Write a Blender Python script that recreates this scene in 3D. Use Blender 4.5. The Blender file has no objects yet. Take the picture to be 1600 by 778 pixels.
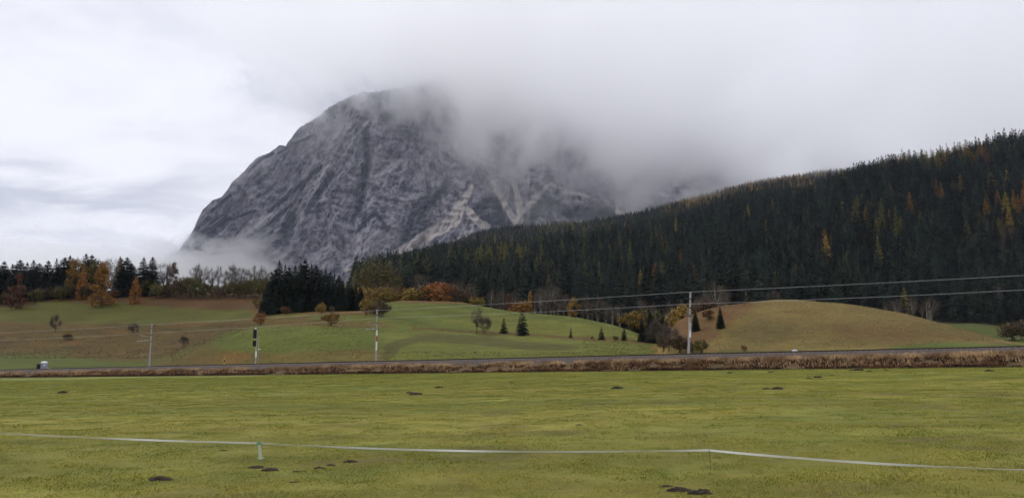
import bpy, math, random
import numpy as np
from mathutils import Vector, Matrix

C = bpy.context.scene
COL = C.collection
rng = np.random.default_rng(11)
random.seed(5)

# ------------------------------------------------------------------ camera
F = 1256.0                      # focal length in photo pixels (1600 wide)
HOR = 565.0                     # photo row of the level line
PITCH = math.atan((HOR - 389.0) / F)
EYE = 2.4
cam_d = bpy.data.cameras.new("camera"); cam = bpy.data.objects.new("camera", cam_d); COL.objects.link(cam)
cam.location = (0, 0, EYE); cam.rotation_euler = (math.radians(90) + PITCH, 0, 0)
cam_d.sensor_width = 36; cam_d.lens = 36 * F / 1600; cam_d.clip_start = 0.1; cam_d.clip_end = 60000
C.camera = cam
C.render.resolution_x = 1024; C.render.resolution_y = 497

# ------------------------------------------------------------------ world / sun / exposure
SUN_EL, SUN_AZ = math.radians(38), math.radians(-75)      # azimuth clockwise from +Y
C.view_settings.view_transform = 'Standard'; C.view_settings.look = 'None'
C.view_settings.exposure = 0.36; C.view_settings.gamma = 1.0; C.view_settings.use_curve_mapping = False
C.cycles.use_denoising = True
C.cycles.max_bounces = 32; C.cycles.diffuse_bounces = 2; C.cycles.glossy_bounces = 1
C.cycles.transmission_bounces = 2; C.cycles.volume_bounces = 32; C.cycles.transparent_max_bounces = 8
C.cycles.volume_step_rate = 0.8; C.cycles.volume_max_steps = 128
C.cycles.use_adaptive_sampling = True; C.cycles.adaptive_threshold = 0.03

class NT:
    """tiny node helper"""
    def __init__(s, tree): s.t = tree; tree.nodes.clear()
    def n(s, kind, **kw):
        nd = s.t.nodes.new(kind)
        for k, v in kw.items():
            if k.startswith('i_'):
                key = k[2:]; key = int(key) if key.isdigit() else key.replace('_', ' ')
                s.put(nd, key, v)
            else: setattr(nd, k, v)
        return nd
    def put(s, nd, key, v):
        if isinstance(v, bpy.types.NodeSocket): s.t.links.new(v, nd.inputs[key])
        elif isinstance(v, bpy.types.Node): s.t.links.new(v.outputs[0], nd.inputs[key])
        else: nd.inputs[key].default_value = v
    def m(s, op, a, b=None, c=None, clamp=False):
        nd = s.t.nodes.new('ShaderNodeMath'); nd.operation = op; nd.use_clamp = clamp
        for i, v in enumerate((a, b, c)):
            if v is not None: s.put(nd, i, v)
        return nd.outputs[0]
    def mix(s, f, a, b, blend='MIX'):
        nd = s.t.nodes.new('ShaderNodeMix'); nd.data_type = 'RGBA'; nd.blend_type = blend
        s.put(nd, 0, f)
        for i, v in ((6, a), (7, b)):
            if isinstance(v, tuple) and len(v) == 3: v = (*v, 1)
            s.put(nd, i, v)
        return nd.outputs[2]
    def ss(s, v, lo, hi, a=0.0, b=1.0):
        nd = s.t.nodes.new('ShaderNodeMapRange'); nd.interpolation_type = 'SMOOTHSTEP'
        for i, x in enumerate((v, lo, hi, a, b)): s.put(nd, i, x)
        return nd.outputs[0]
    def noise(s, vec, scale, detail=4, rough=0.55, dist=0.0):
        nd = s.n('ShaderNodeTexNoise', i_Scale=scale, i_Detail=detail, i_Roughness=rough, i_Distortion=dist)
        s.put(nd, 'Vector', vec); return nd.outputs['Fac']
    def vmul(s, vec, sc, add=(0, 0, 0)):
        nd = s.n('ShaderNodeMapping'); s.put(nd, 'Vector', vec)
        nd.inputs['Scale'].default_value = sc; nd.inputs['Location'].default_value = add
        return nd.outputs[0]
    def xyz(s, vec):
        nd = s.n('ShaderNodeSeparateXYZ'); s.put(nd, 0, vec); return nd.outputs
    def comb(s, x, y, z):
        nd = s.n('ShaderNodeCombineXYZ')
        for i, v in enumerate((x, y, z)): s.put(nd, i, v)
        return nd.outputs[0]

W = bpy.data.worlds.new("World"); C.world = W; W.use_nodes = True
w = NT(W.node_tree)
sky = w.n('ShaderNodeTexSky', sky_type='NISHITA', sun_disc=False)
sky.sun_elevation = SUN_EL; sky.sun_rotation = SUN_AZ
bg1 = w.n('ShaderNodeBackground', i_Color=sky.outputs[0], i_Strength=0.10)
tc = w.n('ShaderNodeTexCoord'); d = w.xyz(tc.outputs['Generated'])
zc = w.m('ADD', w.m('MAXIMUM', d[2], 0.0), 0.16)
pl = w.comb(w.m('DIVIDE', d[0], zc), w.m('DIVIDE', d[1], zc), 0.0)
n1 = w.noise(w.vmul(pl, (1, 1, 1), (3.1, 1.3, 0)), 0.75, 5, 0.5, 0.3)
n2 = w.noise(w.vmul(pl, (1, 1.5, 1), (7.7, 4.2, 0)), 2.2, 6, 0.55, 0.5)
cl = w.m('ADD', w.m('MULTIPLY', n1, 0.62), w.m('MULTIPLY', n2, 0.38))
cf = w.ss(cl, 0.36, 0.58)
# bands of heavier cloud low in the west, a thick roll over the mountain
az = w.m('DIVIDE', d[0], w.m('MAXIMUM', d[1], 0.05))
el = w.m('DIVIDE', d[2], w.m('MAXIMUM', d[1], 0.05))
wob = w.m('MULTIPLY', w.m('SUBTRACT', n2, 0.5), 0.16)
def band(e0, wd, a0, a1):
    e = w.m('DIVIDE', w.m('SUBTRACT', w.m('ADD', el, wob), e0), wd)
    g = w.m('EXPONENT', w.m('MULTIPLY', w.m('MULTIPLY', e, e), -1.0))
    return w.m('MULTIPLY', g, w.ss(az, a1, a0))
b1 = band(0.208, 0.024, -0.5, -0.28)
b2 = band(0.137, 0.018, -0.45, -0.22)
n3 = w.noise(w.vmul(pl, (1, 1.4, 1), (1.7, 9.2, 0)), 3.4, 5, 0.6, 0.6)
qa = w.m('DIVIDE', w.m('ADD', az, 0.20), 0.135); qe = w.m('DIVIDE', w.m('SUBTRACT', el, 0.42), 0.11)
rr = w.m('SQRT', w.m('ADD', w.m('MULTIPLY', qa, qa), w.m('MULTIPLY', qe, qe)))
cap = w.ss(w.m('ADD', rr, w.m('MULTIPLY', w.m('SUBTRACT', n3, 0.5), 2.2)), 1.35, 0.55)
qa2 = w.m('DIVIDE', w.m('SUBTRACT', az, 0.22), 0.30); qe2 = w.m('DIVIDE', w.m('SUBTRACT', el, 0.36), 0.07)
rr2 = w.m('SQRT', w.m('ADD', w.m('MULTIPLY', qa2, qa2), w.m('MULTIPLY', qe2, qe2)))
cap2 = w.ss(w.m('ADD', rr2, w.m('MULTIPLY', w.m('SUBTRACT', n2, 0.5), 3.5)), 1.3, 0.4)
dark = w.m('ADD', w.m('MULTIPLY', b1, 0.85), w.m('MULTIPLY', b2, 0.35))
dark = w.m('MAXIMUM', dark, w.m('MULTIPLY', cap, 1.0)); dark = w.m('MAXIMUM', dark, w.m('MULTIPLY', cap2, 0.6))
front = w.ss(d[1], 0.0, 0.4)
dark = w.m('MULTIPLY', dark, front)
ccol = w.mix(cf, (0.60, 0.615, 0.69), (0.80, 0.80, 0.85))
ccol = w.mix(dark, ccol, (0.46, 0.475, 0.56))
bg2 = w.n('ShaderNodeBackground', i_Color=ccol, i_Strength=1.0)
zen = w.m('ADD', w.m('MULTIPLY', w.ss(d[2], 0.40, 1.0), 0.55), 1.0)     # overcast sky is brightest overhead
w.put(bg2, 'Strength', zen)
ms = w.n('ShaderNodeMixShader'); ms.inputs[0].default_value = 0.94
w.put(ms, 1, bg1); w.put(ms, 2, bg2)
wo = w.n('ShaderNodeOutputWorld'); w.put(wo, 'Surface', ms)

sd = bpy.data.lights.new("sun", 'SUN'); so = bpy.data.objects.new("sun", sd); COL.objects.link(so)
sd.energy = 1.1; sd.angle = math.radians(25); sd.color = (1.0, 0.96, 0.9)
sdir = Vector((math.sin(SUN_AZ) * math.cos(SUN_EL), math.cos(SUN_AZ) * math.cos(SUN_EL), math.sin(SUN_EL)))
so.rotation_euler = sdir.to_track_quat('Z', 'Y').to_euler(); so.location = (0, 0, 50)

# ------------------------------------------------------------------ maths helpers
CT, ST = math.cos(PITCH), math.sin(PITCH)
def ray(px, py):
    """photo pixel -> (X/Y, (z-EYE)/Y)"""
    u = (np.asarray(px, float) - 800) / F; v = (389 - np.asarray(py, float)) / F
    den = CT - v * ST
    return u / den, (ST + v * CT) / den
def proj(X, Y, Z):
    dep = Y * CT + (Z - EYE) * ST; up = -Y * ST + (Z - EYE) * CT
    return 800 + F * X / dep, 389 - F * up / dep

def _h(ix, iy, seed):
    n = (ix.astype(np.int64) * 374761393 + iy.astype(np.int64) * 668265263 + seed * 974634777) & 0xFFFFFFFF
    n = ((n ^ (n >> 13)) * 1274126177) & 0xFFFFFFFF
    n = n ^ (n >> 16)
    return (n & 0xFFFFFF) / float(0xFFFFFF)
def vn(x, y, seed=0):
    x = np.asarray(x, float); y = np.asarray(y, float)
    ix = np.floor(x); iy = np.floor(y); fx = x - ix; fy = y - iy
    fx = fx * fx * (3 - 2 * fx); fy = fy * fy * (3 - 2 * fy)
    a = _h(ix, iy, seed); b = _h(ix + 1, iy, seed); c = _h(ix, iy + 1, seed); e = _h(ix + 1, iy + 1, seed)
    return (a * (1 - fx) + b * fx) * (1 - fy) + (c * (1 - fx) + e * fx) * fy
def fbm(x, y, oct=4, seed=0, gain=0.5):
    s = 0; A = 1; T = 0
    for o in range(oct):
        s = s + A * vn(x * 2 ** o + 17.3 * o, y * 2 ** o + 9.1 * o, seed + o); T += A; A *= gain
    return s / T
def ridged(x, y, oct=4, seed=0, gain=0.5):
    s = 0; A = 1; T = 0
    for o in range(oct):
        s = s + A * (1 - np.abs(2 * vn(x * 2 ** o + 7.3 * o, y * 2 ** o + 3.1 * o, seed + o) - 1)); T += A; A *= gain
    return s / T
def sstep(x, a, b):
    t = np.clip((x - a) / (b - a), 0, 1); return t * t * (3 - 2 * t)
def pchip_slopes(D, Z):
    """D,Z: (K,N). Monotone slopes along axis 0"""
    h = np.diff(D, axis=0); dl = np.diff(Z, axis=0) / h
    m = np.zeros_like(Z); m[0] = dl[0]; m[-1] = dl[-1]
    w1 = 2 * h[1:] + h[:-1]; w2 = h[1:] + 2 * h[:-1]
    s = dl[:-1] * dl[1:] > 0
    with np.errstate(divide='ignore', invalid='ignore'):
        mm = (w1 + w2) / (w1 / dl[:-1] + w2 / dl[1:])
    m[1:-1] = np.where(s, mm, 0); return m
def pchip_eval(D, Z, M, y):
    K = D.shape[0]
    k = np.clip((y[None] >= D).sum(0) - 1, 0, K - 2); i = np.arange(len(y))
    d0 = D[k, i]; d1 = D[k + 1, i]; h = d1 - d0; t = np.clip((y - d0) / h, 0, 1)
    z0 = Z[k, i]; z1 = Z[k + 1, i]; m0 = M[k, i] * h; m1 = M[k + 1, i] * h
    return (2*t**3 - 3*t**2 + 1) * z0 + (t**3 - 2*t**2 + t) * m0 + (-2*t**3 + 3*t**2) * z1 + (t**3 - t**2) * m1
def curve1(xs, ys):
    xs = np.array(xs, float)[:, None]; ys = np.array(ys, float)[:, None]
    m = pchip_slopes(xs, ys)
    def f(x):
        x = np.atleast_1d(np.asarray(x, float))
        o = np.ones((1, x.size))
        return pchip_eval(xs * o, ys * o, m * o, x)
    return f

# ------------------------------------------------------------------ the railway line and the lie of the land
TD = np.array((0.911, -0.412)); TN = np.array((-0.412, -0.911)); T0 = np.array((25.0, 115.0))
def rail_z(s): return EYE + 1.1 + 0.019 * s
def sq(X, Y):
    dx = X - T0[0]; dy = Y - T0[1]
    return dx * TD[0] + dy * TD[1], dx * TN[0] + dy * TN[1]       # along the line, towards the camera
def track_xy(s, q): return T0[0] + TD[0] * s + TN[0] * q, T0[1] + TD[1] * s + TN[1] * q
def plane_z(X, Y):
    return 0.0198 * X + 0.0079 * Y
# rings of the landscape: (column, row, depth) read off the photo
RINGS = [
 # knolls just behind the line
 [(-300,566,215),(0,566,215),(170,566,215),(235,566,205),(300,548,200),(350,531,200),(400,518,200),(480,513,200),(560,521,200),
  (640,531,198),(760,539,195),(900,546,190),(1000,551,185),(1028,551,185),(1045,522,185),(1064,501,187),(1090,490,189),(1115,482,190),(1145,476,190),(1220,469.5,190),
  (1300,473,190),(1400,488,190),(1500,512,185),(1590,535,180),(1680,548,180),(1900,556,180)],
 [(-300,545,262),(0,549,262),(170,550,262),(235,549,255),(300,537,250),(350,523,245),(400,509,240),(480,502,240),(560,504,240),
  (650,512,240),(750,519,240),(816,523,240),(892,527,240),(975,531,240),(1030,538,240),(1050,546,240),(1075,549,240),(1105,548,240),(1145,555,235),
  (1220,552,235),(1300,552,235),(1400,556,235),(1500,559,235),(1590,560,235),(1680,560,235),(1900,560,235)],
 [(-300,502,335),(0,504,335),(170,505,335),(235,505,330),(300,504,330),(350,502,330),(400,495,325),(440,488,320),(480,487,315),(560,486,315),
  (600,474,330),(650,471,330),(700,471,330),(750,478,330),(800,487,325),(870,492,315),(940,504,305),(980,515,300),(1030,538,295),
  (1075,541,290),(1105,535,290),(1145,535,290),(1220,545,290),(1300,550,290),(1400,548,290),(1500,540,290),(1590,536,290),(1680,536,290),(1900,530,290)],
 [(-300,468,420),(0,466,420),(60,462,420),(110,459,420),(200,457,420),(330,457,420),(415,461,420),(450,486,420),(560,490,420),
  (600,488,420),(700,486,420),(800,498,420),(870,502,420),(940,512,420),(980,520,420),(1030,520,420),
  (1105,505,420),(1220,500,420),(1300,502,420),(1400,510,420),(1500,512,420),(1590,522,420),(1680,524,420),(1900,520,420)],
 [(-300,470,560),(0,470,560),(200,466,560),(330,466,560),(415,470,560),(500,480,560),(560,476,560),(650,470,560),(750,478,560),
  (850,488,560),(980,500,560),(1100,480,560),(1220,470,560),(1300,476,560),(1400,496,560),(1480,497,560),(1530,493,560),(1600,498,560),(1700,495,560),(1900,490,560)],
 [(-300,490,820),(0,490,820),(415,490,820),(500,470,820),(560,448,820),(700,436,820),(800,432,820),(900,424,820),
  (1000,412,820),(1100,398,820),(1200,382,820),(1300,368,820),(1400,350,820),(1500,334,820),(1600,322,820),(1900,280,820)],
 [(-300,505,1150),(0,505,1150),(415,505,1150),(500,480,1150),(560,452,1150),(620,438,1150),(700,424,1150),(800,413,1150),(900,401,1150),
  (1000,384,1150),(1100,360,1150),(1200,338,1150),(1250,332,1150),(1300,312,1150),(1330,300,1150),(1400,283,1150),(1500,264,1150),(1600,246,1150),(1900,190,1150)],
 [(-300,520,1700),(0,520,1700),(415,520,1700),(500,480,1700),(560,441,1700),(620,432,1700),(700,418,1700),(800,404,1700),(900,392,1700),
  (1000,374,1700),(1100,352,1700),(1200,323,1700),(1330,322,1700),(1400,318,1700),(1500,318,1700),(1600,320,1700),(1900,330,1700)],
 [(-300,530,2600),(0,530,2600),(415,530,2600),(500,470,2600),(560,440,2600),(600,424,2600),(650,408,2600),(700,394,2600),(750,375,2600),(800,368,2600),(850,365,2600),(900,361,2600),
  (1000,349,2600),(1100,326,2600),(1200,303,2600),(1330,284,2600),(1400,275,2600),(1500,272,2600),(1600,270,2600),(1900,260,2600)],
 [(-300,540,3600),(0,540,3600),(415,535,3600),(560,480,3600),(700,430,3600),(800,412,3600),(1000,400,3600),(1200,380,3600),(1600,350,3600),(1900,340,3600)],
]
RF = []
for R in RINGS:
    R = np.array(R, float); a, t = ray(R[:, 0], R[:, 1]); zz = EYE + t * R[:, 2]
    a2 = np.concatenate(([-2.5], a, [2.5])); z2 = np.concatenate(([zz[0]], zz, [zz[-1]])); d2 = np.concatenate(([R[0, 2]], R[:, 2], [R[-1, 2]]))
    RF.append((curve1(a2, d2), curve1(a2, z2)))
def height(X, Y):
    sh = np.shape(X); X = np.ravel(np.asarray(X, float)); Y = np.ravel(np.asarray(Y, float))
    s, q = sq(X, Y); s = np.clip(s, -420, 170)
    a = np.clip(X / np.maximum(Y, 60.0), -2.4, 2.4)
    # depth of the meadow's start behind the line for this column
    num = a * T0[1] - T0[0]; sa = np.clip(num / (TD[0] - a * TD[1]), -400, 120)
    Yt = T0[1] + TD[1] * sa
    D = [Yt + 3, Yt + 14]; Z = [rail_z(sa) - 0.95, rail_z(sa) - 0.8]
    for fd, fz in RF:
        D.append(np.maximum(fd(a), D[-1] + 14)); Z.append(fz(a))
    D.append(D[-1] + 9000); Z.append(Z[-1] * 0 - 10.0)
    D = np.array(D); Z = np.array(Z)
    zh = pchip_eval(D, Z, pchip_slopes(D, Z), Y)
    zf = plane_z(X, Y)
    bench = rail_z(s) - 0.95
    toe = np.minimum(zf, bench)
    k = sstep(q, 8.5, 6.2)
    zn = zf * (1 - k) + bench * k
    z = np.where(q > 0, zn, np.where(q < -4, zh, 0))
    m = (q <= 0) & (q >= -4); tt = sstep(-q, 0, 4)
    z = np.where(m, bench * (1 - tt) + zh * tt, z)
    bump = (fbm(X / 9, Y / 9, 3, 5) - 0.5) * sstep(-q, 6, 40) * 0.9 + (fbm(X / 60, Y / 60, 3, 8) - 0.5) * sstep(-q, 20, 120) * 1.6
    bump = bump + (fbm(X / 120, Y / 120, 4, 9) - 0.5) * sstep(Y, 600, 1400) * 16
    near = (fbm(X / 14, Y / 14, 3, 21) - 0.5) * 0.22 * sstep(q, 10, 20) + (fbm(X / 1.3, Y / 1.3, 3, 25) - 0.5) * 0.05 * (q > 10)
    return (z + bump + near).reshape(sh)

def ground_at(px, py, lo=8.0, hi=3000.0):
    """first place where the line of sight through a photo pixel meets the land"""
    a, t = ray(px, py); a = float(a); t = float(t)
    Y = np.geomspace(lo, hi, 1500); X = a * Y; tg = (height(X, Y) - EYE) / Y
    i = np.argmax(tg >= t)
    if tg[i] < t: i = int(np.argmax(tg))
    y = Y[i]; return a * y, y, float(height(np.array([a * y]), np.array([y]))[0])
def on_ground(px, Y):
    a, _ = ray(px, 480); X = float(a) * Y; return X, Y, float(height(np.array([X]), np.array([Y]))[0])
def top_at(px, py, h, lo=520.0, hi=2900.0):
    a, t = ray(px, py); a = float(a); t = float(t)
    Y = np.linspace(lo, hi, 1200); X = a * Y; tg = (height(X, Y) + h - EYE) / Y
    ok = tg >= t
    i = int(np.argmax(ok)) if ok.any() else int(np.argmax(tg))
    y = Y[i]; return a * y, y, float(height(np.array([a * y]), np.array([y]))[0])

# ------------------------------------------------------------------ mesh helpers
def mesh_np(name, V, Fc, smooth=False):
    me = bpy.data.meshes.new(name); V = np.asarray(V, np.float32); Fc = np.asarray(Fc, np.int32)
    n, k = Fc.shape
    me.vertices.add(len(V)); me.vertices.foreach_set('co', V.ravel())
    me.loops.add(n * k); me.loops.foreach_set('vertex_index', Fc.ravel())
    me.polygons.add(n); me.polygons.foreach_set('loop_start', np.arange(0, n * k, k, dtype=np.int32))
    if smooth: me.polygons.foreach_set('use_smooth', np.ones(n, bool))
    me.update(calc_edges=True); me.validate(); return me
def link(name, me, mat=None, parent=None):
    o = bpy.data.objects.new(name, me); COL.objects.link(o)
    if mat is not None and me is not None and len(me.materials) == 0: me.materials.append(mat)
    if parent is not None: o.parent = parent
    return o
def tag(o, label=None, cat=None, group=None, kind=None):
    if label: o['label'] = label
    if cat: o['category'] = cat
    if group: o['group'] = group
    if kind: o['kind'] = kind
    return o
def empty(name, loc, rz=0.0, sc=1.0):
    o = bpy.data.objects.new(name, None); COL.objects.link(o); o.location = loc; o.rotation_euler = (0, 0, rz)
    o.scale = (sc, sc, sc) if not isinstance(sc, tuple) else sc
    o.empty_display_size = 0.5; return o
class MB:
    def __init__(s): s.V = []; s.F = []
    def add(s, V, Fc):
        b = len(s.V); s.V += [tuple(v) for v in V]; s.F += [tuple(i + b for i in f) for f in Fc]
    def box(s, c, size, rz=0.0, taper=1.0):
        cx, cy, cz = c; x, y, z = (v / 2 for v in size); co, si = math.cos(rz), math.sin(rz); P = []
        for dz in (-z, z):
            k = taper if dz > 0 else 1
            for dx, dy in ((-x, -y), (x, -y), (x, y), (-x, y)):
                dx *= k; dy *= k; P.append((cx + dx * co - dy * si, cy + dx * si + dy * co, cz + dz))
        s.add(P, [(3, 2, 1, 0), (4, 5, 6, 7), (0, 1, 5, 4), (1, 2, 6, 5), (2, 3, 7, 6), (3, 0, 4, 7)])
    def tube(s, pts, r, n=8, cap=True):
        pts = [Vector(p) for p in pts]; rs = r if isinstance(r, (list, tuple)) else [r] * len(pts); rings = []
        for i, p in enumerate(pts):
            t = (pts[min(i + 1, len(pts) - 1)] - pts[max(i - 1, 0)]).normalized()
            u = t.cross(Vector((0, 0, 1)) if abs(t.z) < 0.9 else Vector((1, 0, 0))).normalized(); v = t.cross(u)
            rings.append([p + (u * math.cos(2 * math.pi * k / n) + v * math.sin(2 * math.pi * k / n)) * rs[i] for k in range(n)])
        V = [q for rg in rings for q in rg]; Fc = []
        for i in range(len(pts) - 1):
            for k in range(n):
                Fc.append((i * n + k, i * n + (k + 1) % n, (i + 1) * n + (k + 1) % n, (i + 1) * n + k))
        if cap: Fc.append(tuple(range(n))[::-1]); Fc.append(tuple((len(pts) - 1) * n + k for k in range(n)))
        s.add(V, Fc)
    def lathe(s, prof, c=(0, 0, 0), n=14):
        V = [(c[0] + r * math.cos(2 * math.pi * k / n), c[1] + r * math.sin(2 * math.pi * k / n), c[2] + z) for r, z in prof for k in range(n)]
        Fc = [(i * n + k, i * n + (k + 1) % n, (i + 1) * n + (k + 1) % n, (i + 1) * n + k) for i in range(len(prof) - 1) for k in range(n)]
        Fc.append(tuple(range(n))[::-1]); Fc.append(tuple((len(prof) - 1) * n + k for k in range(n)))
        s.add(V, Fc)
    def build(s, name, mat, parent=None, bevel=0.0):
        me = bpy.data.meshes.new(name); me.from_pydata(s.V, [], s.F); me.update()
        o = link(name, me, mat, parent)
        if bevel:
            b = o.modifiers.new('bevel', 'BEVEL'); b.width = bevel; b.segments = 2; b.limit_method = 'ANGLE'
        return o

# ------------------------------------------------------------------ materials
def mat_new(name):
    m = bpy.data.materials.new(name); m.use_nodes = True; return m, NT(m.node_tree)
def finish(t, col, rough=0.9, bump=None, bstr=0.3, bdist=0.1, metal=0.0, spec=0.2):
    b = t.n('ShaderNodeBsdfPrincipled'); t.put(b, 'Base Color', col if not isinstance(col, tuple) else (*col, 1))
    t.put(b, 'Roughness', rough); t.put(b, 'Metallic', metal); t.put(b, 'Specular IOR Level', spec)
    if bump is not None:
        bp = t.n('ShaderNodeBump', i_Strength=bstr, i_Distance=bdist); t.put(bp, 'Height', bump); t.put(b, 'Normal', bp.outputs[0])
    o = t.n('ShaderNodeOutputMaterial'); t.put(o, 'Surface', b); return b
def plain(name, col, rough=0.7, metal=0.0, var=0.25, scale=6.0):
    m, t = mat_new(name); tc = t.n('ShaderNodeTexCoord')
    n = t.noise(tc.outputs['Object'], scale, 5, 0.6)
    c = t.mix(n, tuple(v * (1 - var) for v in col), tuple(min(1, v * (1 + var)) for v in col))
    finish(t, c, rough, n, 0.15, 0.01, metal); return m
def foliage(name, cols, scale=0.9, hue=0.03, val=0.5):
    """cols: two colours mixed in clumps; every tree differs a little"""
    m, t = mat_new(name); oi = t.n('ShaderNodeObjectInfo'); geo = t.n('ShaderNodeNewGeometry')
    n = t.noise(geo.outputs['Position'], scale, 3, 0.6)
    c = t.mix(t.ss(n, 0.36, 0.64), cols[0], cols[1])
    hs = t.n('ShaderNodeHueSaturation'); t.put(hs, 'Color', c)
    t.put(hs, 'Hue', t.m('ADD', 0.5 - hue / 2, t.m('MULTIPLY', oi.outputs['Random'], hue)))
    r2 = t.m('FRACT', t.m('MULTIPLY', oi.outputs['Random'], 7.31))
    t.put(hs, 'Value', t.m('ADD', 1 - val / 2, t.m('MULTIPLY', r2, val)))
    finish(t, hs.outputs[0], 0.85, spec=0.15); return m
M = {}
M['spruce'] = foliage('spruce_needles', ((0.006, 0.012, 0.010), (0.026, 0.040, 0.025)), 0.14, 0.06, 1.5)
M['spruce_near'] = foliage('spruce_needles_near', ((0.007, 0.013, 0.010), (0.018, 0.028, 0.018)), 0.8, 0.03, 0.4)
M['larch'] = foliage('larch_gold', ((0.20, 0.135, 0.025), (0.38, 0.25, 0.045)), 0.6, 0.07, 0.6)
M['larch_o'] = foliage('larch_orange', ((0.20, 0.085, 0.02), (0.38, 0.17, 0.035)), 0.6, 0.04, 0.4)
M['larch_g'] = foliage('larch_green', ((0.08, 0.080, 0.020), (0.17, 0.155, 0.035)), 0.6, 0.05, 0.5)
M['orange'] = foliage('leaves_orange', ((0.165, 0.074, 0.018), (0.33, 0.150, 0.032)), 0.9, 0.03, 0.3)
M['gold'] = foliage('leaves_gold', ((0.145, 0.092, 0.020), (0.28, 0.180, 0.036)), 0.9, 0.03, 0.35)
M['olive'] = foliage('leaves_olive', ((0.035, 0.035, 0.012), (0.13, 0.11, 0.028)), 0.8, 0.04, 0.4)
M['rust'] = foliage('leaves_rust', ((0.075, 0.036, 0.018), (0.155, 0.072, 0.032)), 0.9, 0.03, 0.4)
M['brown'] = foliage('leaves_brown', ((0.045, 0.032, 0.018), (0.10, 0.070, 0.038)), 0.9, 0.04, 0.4)
M['twig'] = foliage('bare_twigs', ((0.055, 0.043, 0.035), (0.11, 0.088, 0.072)), 0.9, 0.02, 0.4)
M['cream'] = foliage('leaves_cream', ((0.15, 0.12, 0.07), (0.30, 0.25, 0.15)), 0.9, 0.02, 0.3)
M['bark'] = plain('bark', (0.055, 0.043, 0.033), 0.95, scale=3)
M['birch_bark'] = plain('birch_bark', (0.28, 0.25, 0.21), 0.9, scale=3, var=0.5)

# land
mt, t = mat_new('ground')
geo = t.n('ShaderNodeNewGeometry'); P = geo.outputs['Position']
at = t.n('ShaderNodeAttribute', attribute_name='tint')
nA = t.noise(P, 0.06, 5, 0.6); nB = t.noise(P, 0.7, 5, 0.65); nC = t.noise(P, 5.0, 6, 0.7)
nD = t.noise(t.vmul(P, (0.35, 1.2, 1)), 1.4, 5, 0.65)
v = t.m('ADD', t.m('ADD', t.m('MULTIPLY', nA, 0.55), t.m('MULTIPLY', nB, 0.6)), t.m('MULTIPLY', nC, 0.6))
v = t.m('ADD', v, t.m('MULTIPLY', nD, 0.5)); v = t.m('SUBTRACT', v, 0.125)
v = t.ss(v, 0.55, 1.45, 0.58, 1.42)
mul = t.n('ShaderNodeVectorMath', operation='SCALE'); t.put(mul, 0, at.outputs['Color']); t.put(mul, 'Scale', v)
hs = t.n('ShaderNodeHueSaturation'); t.put(hs, 'Color', mul.outputs[0])
t.put(hs, 'Hue', t.ss(t.noise(P, 0.33, 4, 0.7), 0.3, 0.7, 0.488, 0.512))
finish(t, hs.outputs[0], 0.95, t.m('ADD', nC, nB), 0.5, 0.12, spec=0.1)
M['ground'] = mt

# rock
mt, t = mat_new('mountain_rock')
uv = t.n('ShaderNodeUVMap', uv_map='strata').outputs[0]
geo = t.n('ShaderNodeNewGeometry'); P = geo.outputs['Position']
pk = t.vmul(P, (0.001, 0.001, 0.001))
warp = t.noise(pk, 4.0, 3, 0.5)
uvx = t.xyz(uv)
u2 = t.comb(t.m('ADD', uvx[0], t.m('MULTIPLY', warp, 0.07)), uvx[1], 0.0)
s1 = t.noise(t.vmul(u2, (22, 4.5, 1)), 1.0, 8, 0.68, 0.12)
s2 = t.noise(t.vmul(u2, (60, 16, 1), (3, 5, 0)), 1.0, 6, 0.7, 0.15)
g1 = t.noise(pk, 24.0, 8, 0.72); g2 = t.noise(pk, 6.0, 4, 0.6)
k = t.m('ADD', t.m('ADD', t.m('MULTIPLY', s1, 0.38), t.m('MULTIPLY', s2, 0.27)), t.m('MULTIPLY', g1, 0.60))
k = t.m('ADD', k, t.m('MULTIPLY', g2, 0.25))
rk = t.mix(t.ss(k, 0.61, 0.90), (0.032, 0.033, 0.050), (0.325, 0.312, 0.338))
rk = t.mix(t.ss(g2, 0.5, 0.66, 0, 0.25), rk, (0.17, 0.145, 0.14))
vg = t.n('ShaderNodeAttribute', attribute_name='veg').outputs['Fac']
sc_ = t.n('ShaderNodeAttribute', attribute_name='scree').outputs['Fac']
vgn = t.m('ADD', t.m('ADD', vg, t.m('MULTIPLY', t.m('SUBTRACT', g1, 0.5), 1.5)), t.m('MULTIPLY', t.m('SUBTRACT', s1, 0.5), 0.8))
rk = t.mix(t.ss(vgn, 0.45, 0.62), rk, (0.022, 0.030, 0.036))
scc = t.mix(s2, (0.24, 0.22, 0.205), (0.50, 0.455, 0.42))
rk = t.mix(t.ss(t.m('ADD', sc_, t.m('MULTIPLY', t.m('SUBTRACT', g1, 0.5), 0.5)), 0.4, 0.62), rk, scc)
finish(t, rk, 0.95, t.m('ADD', s1, g1), 0.8, 30.0, spec=0.1)
M['rock'] = mt

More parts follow.
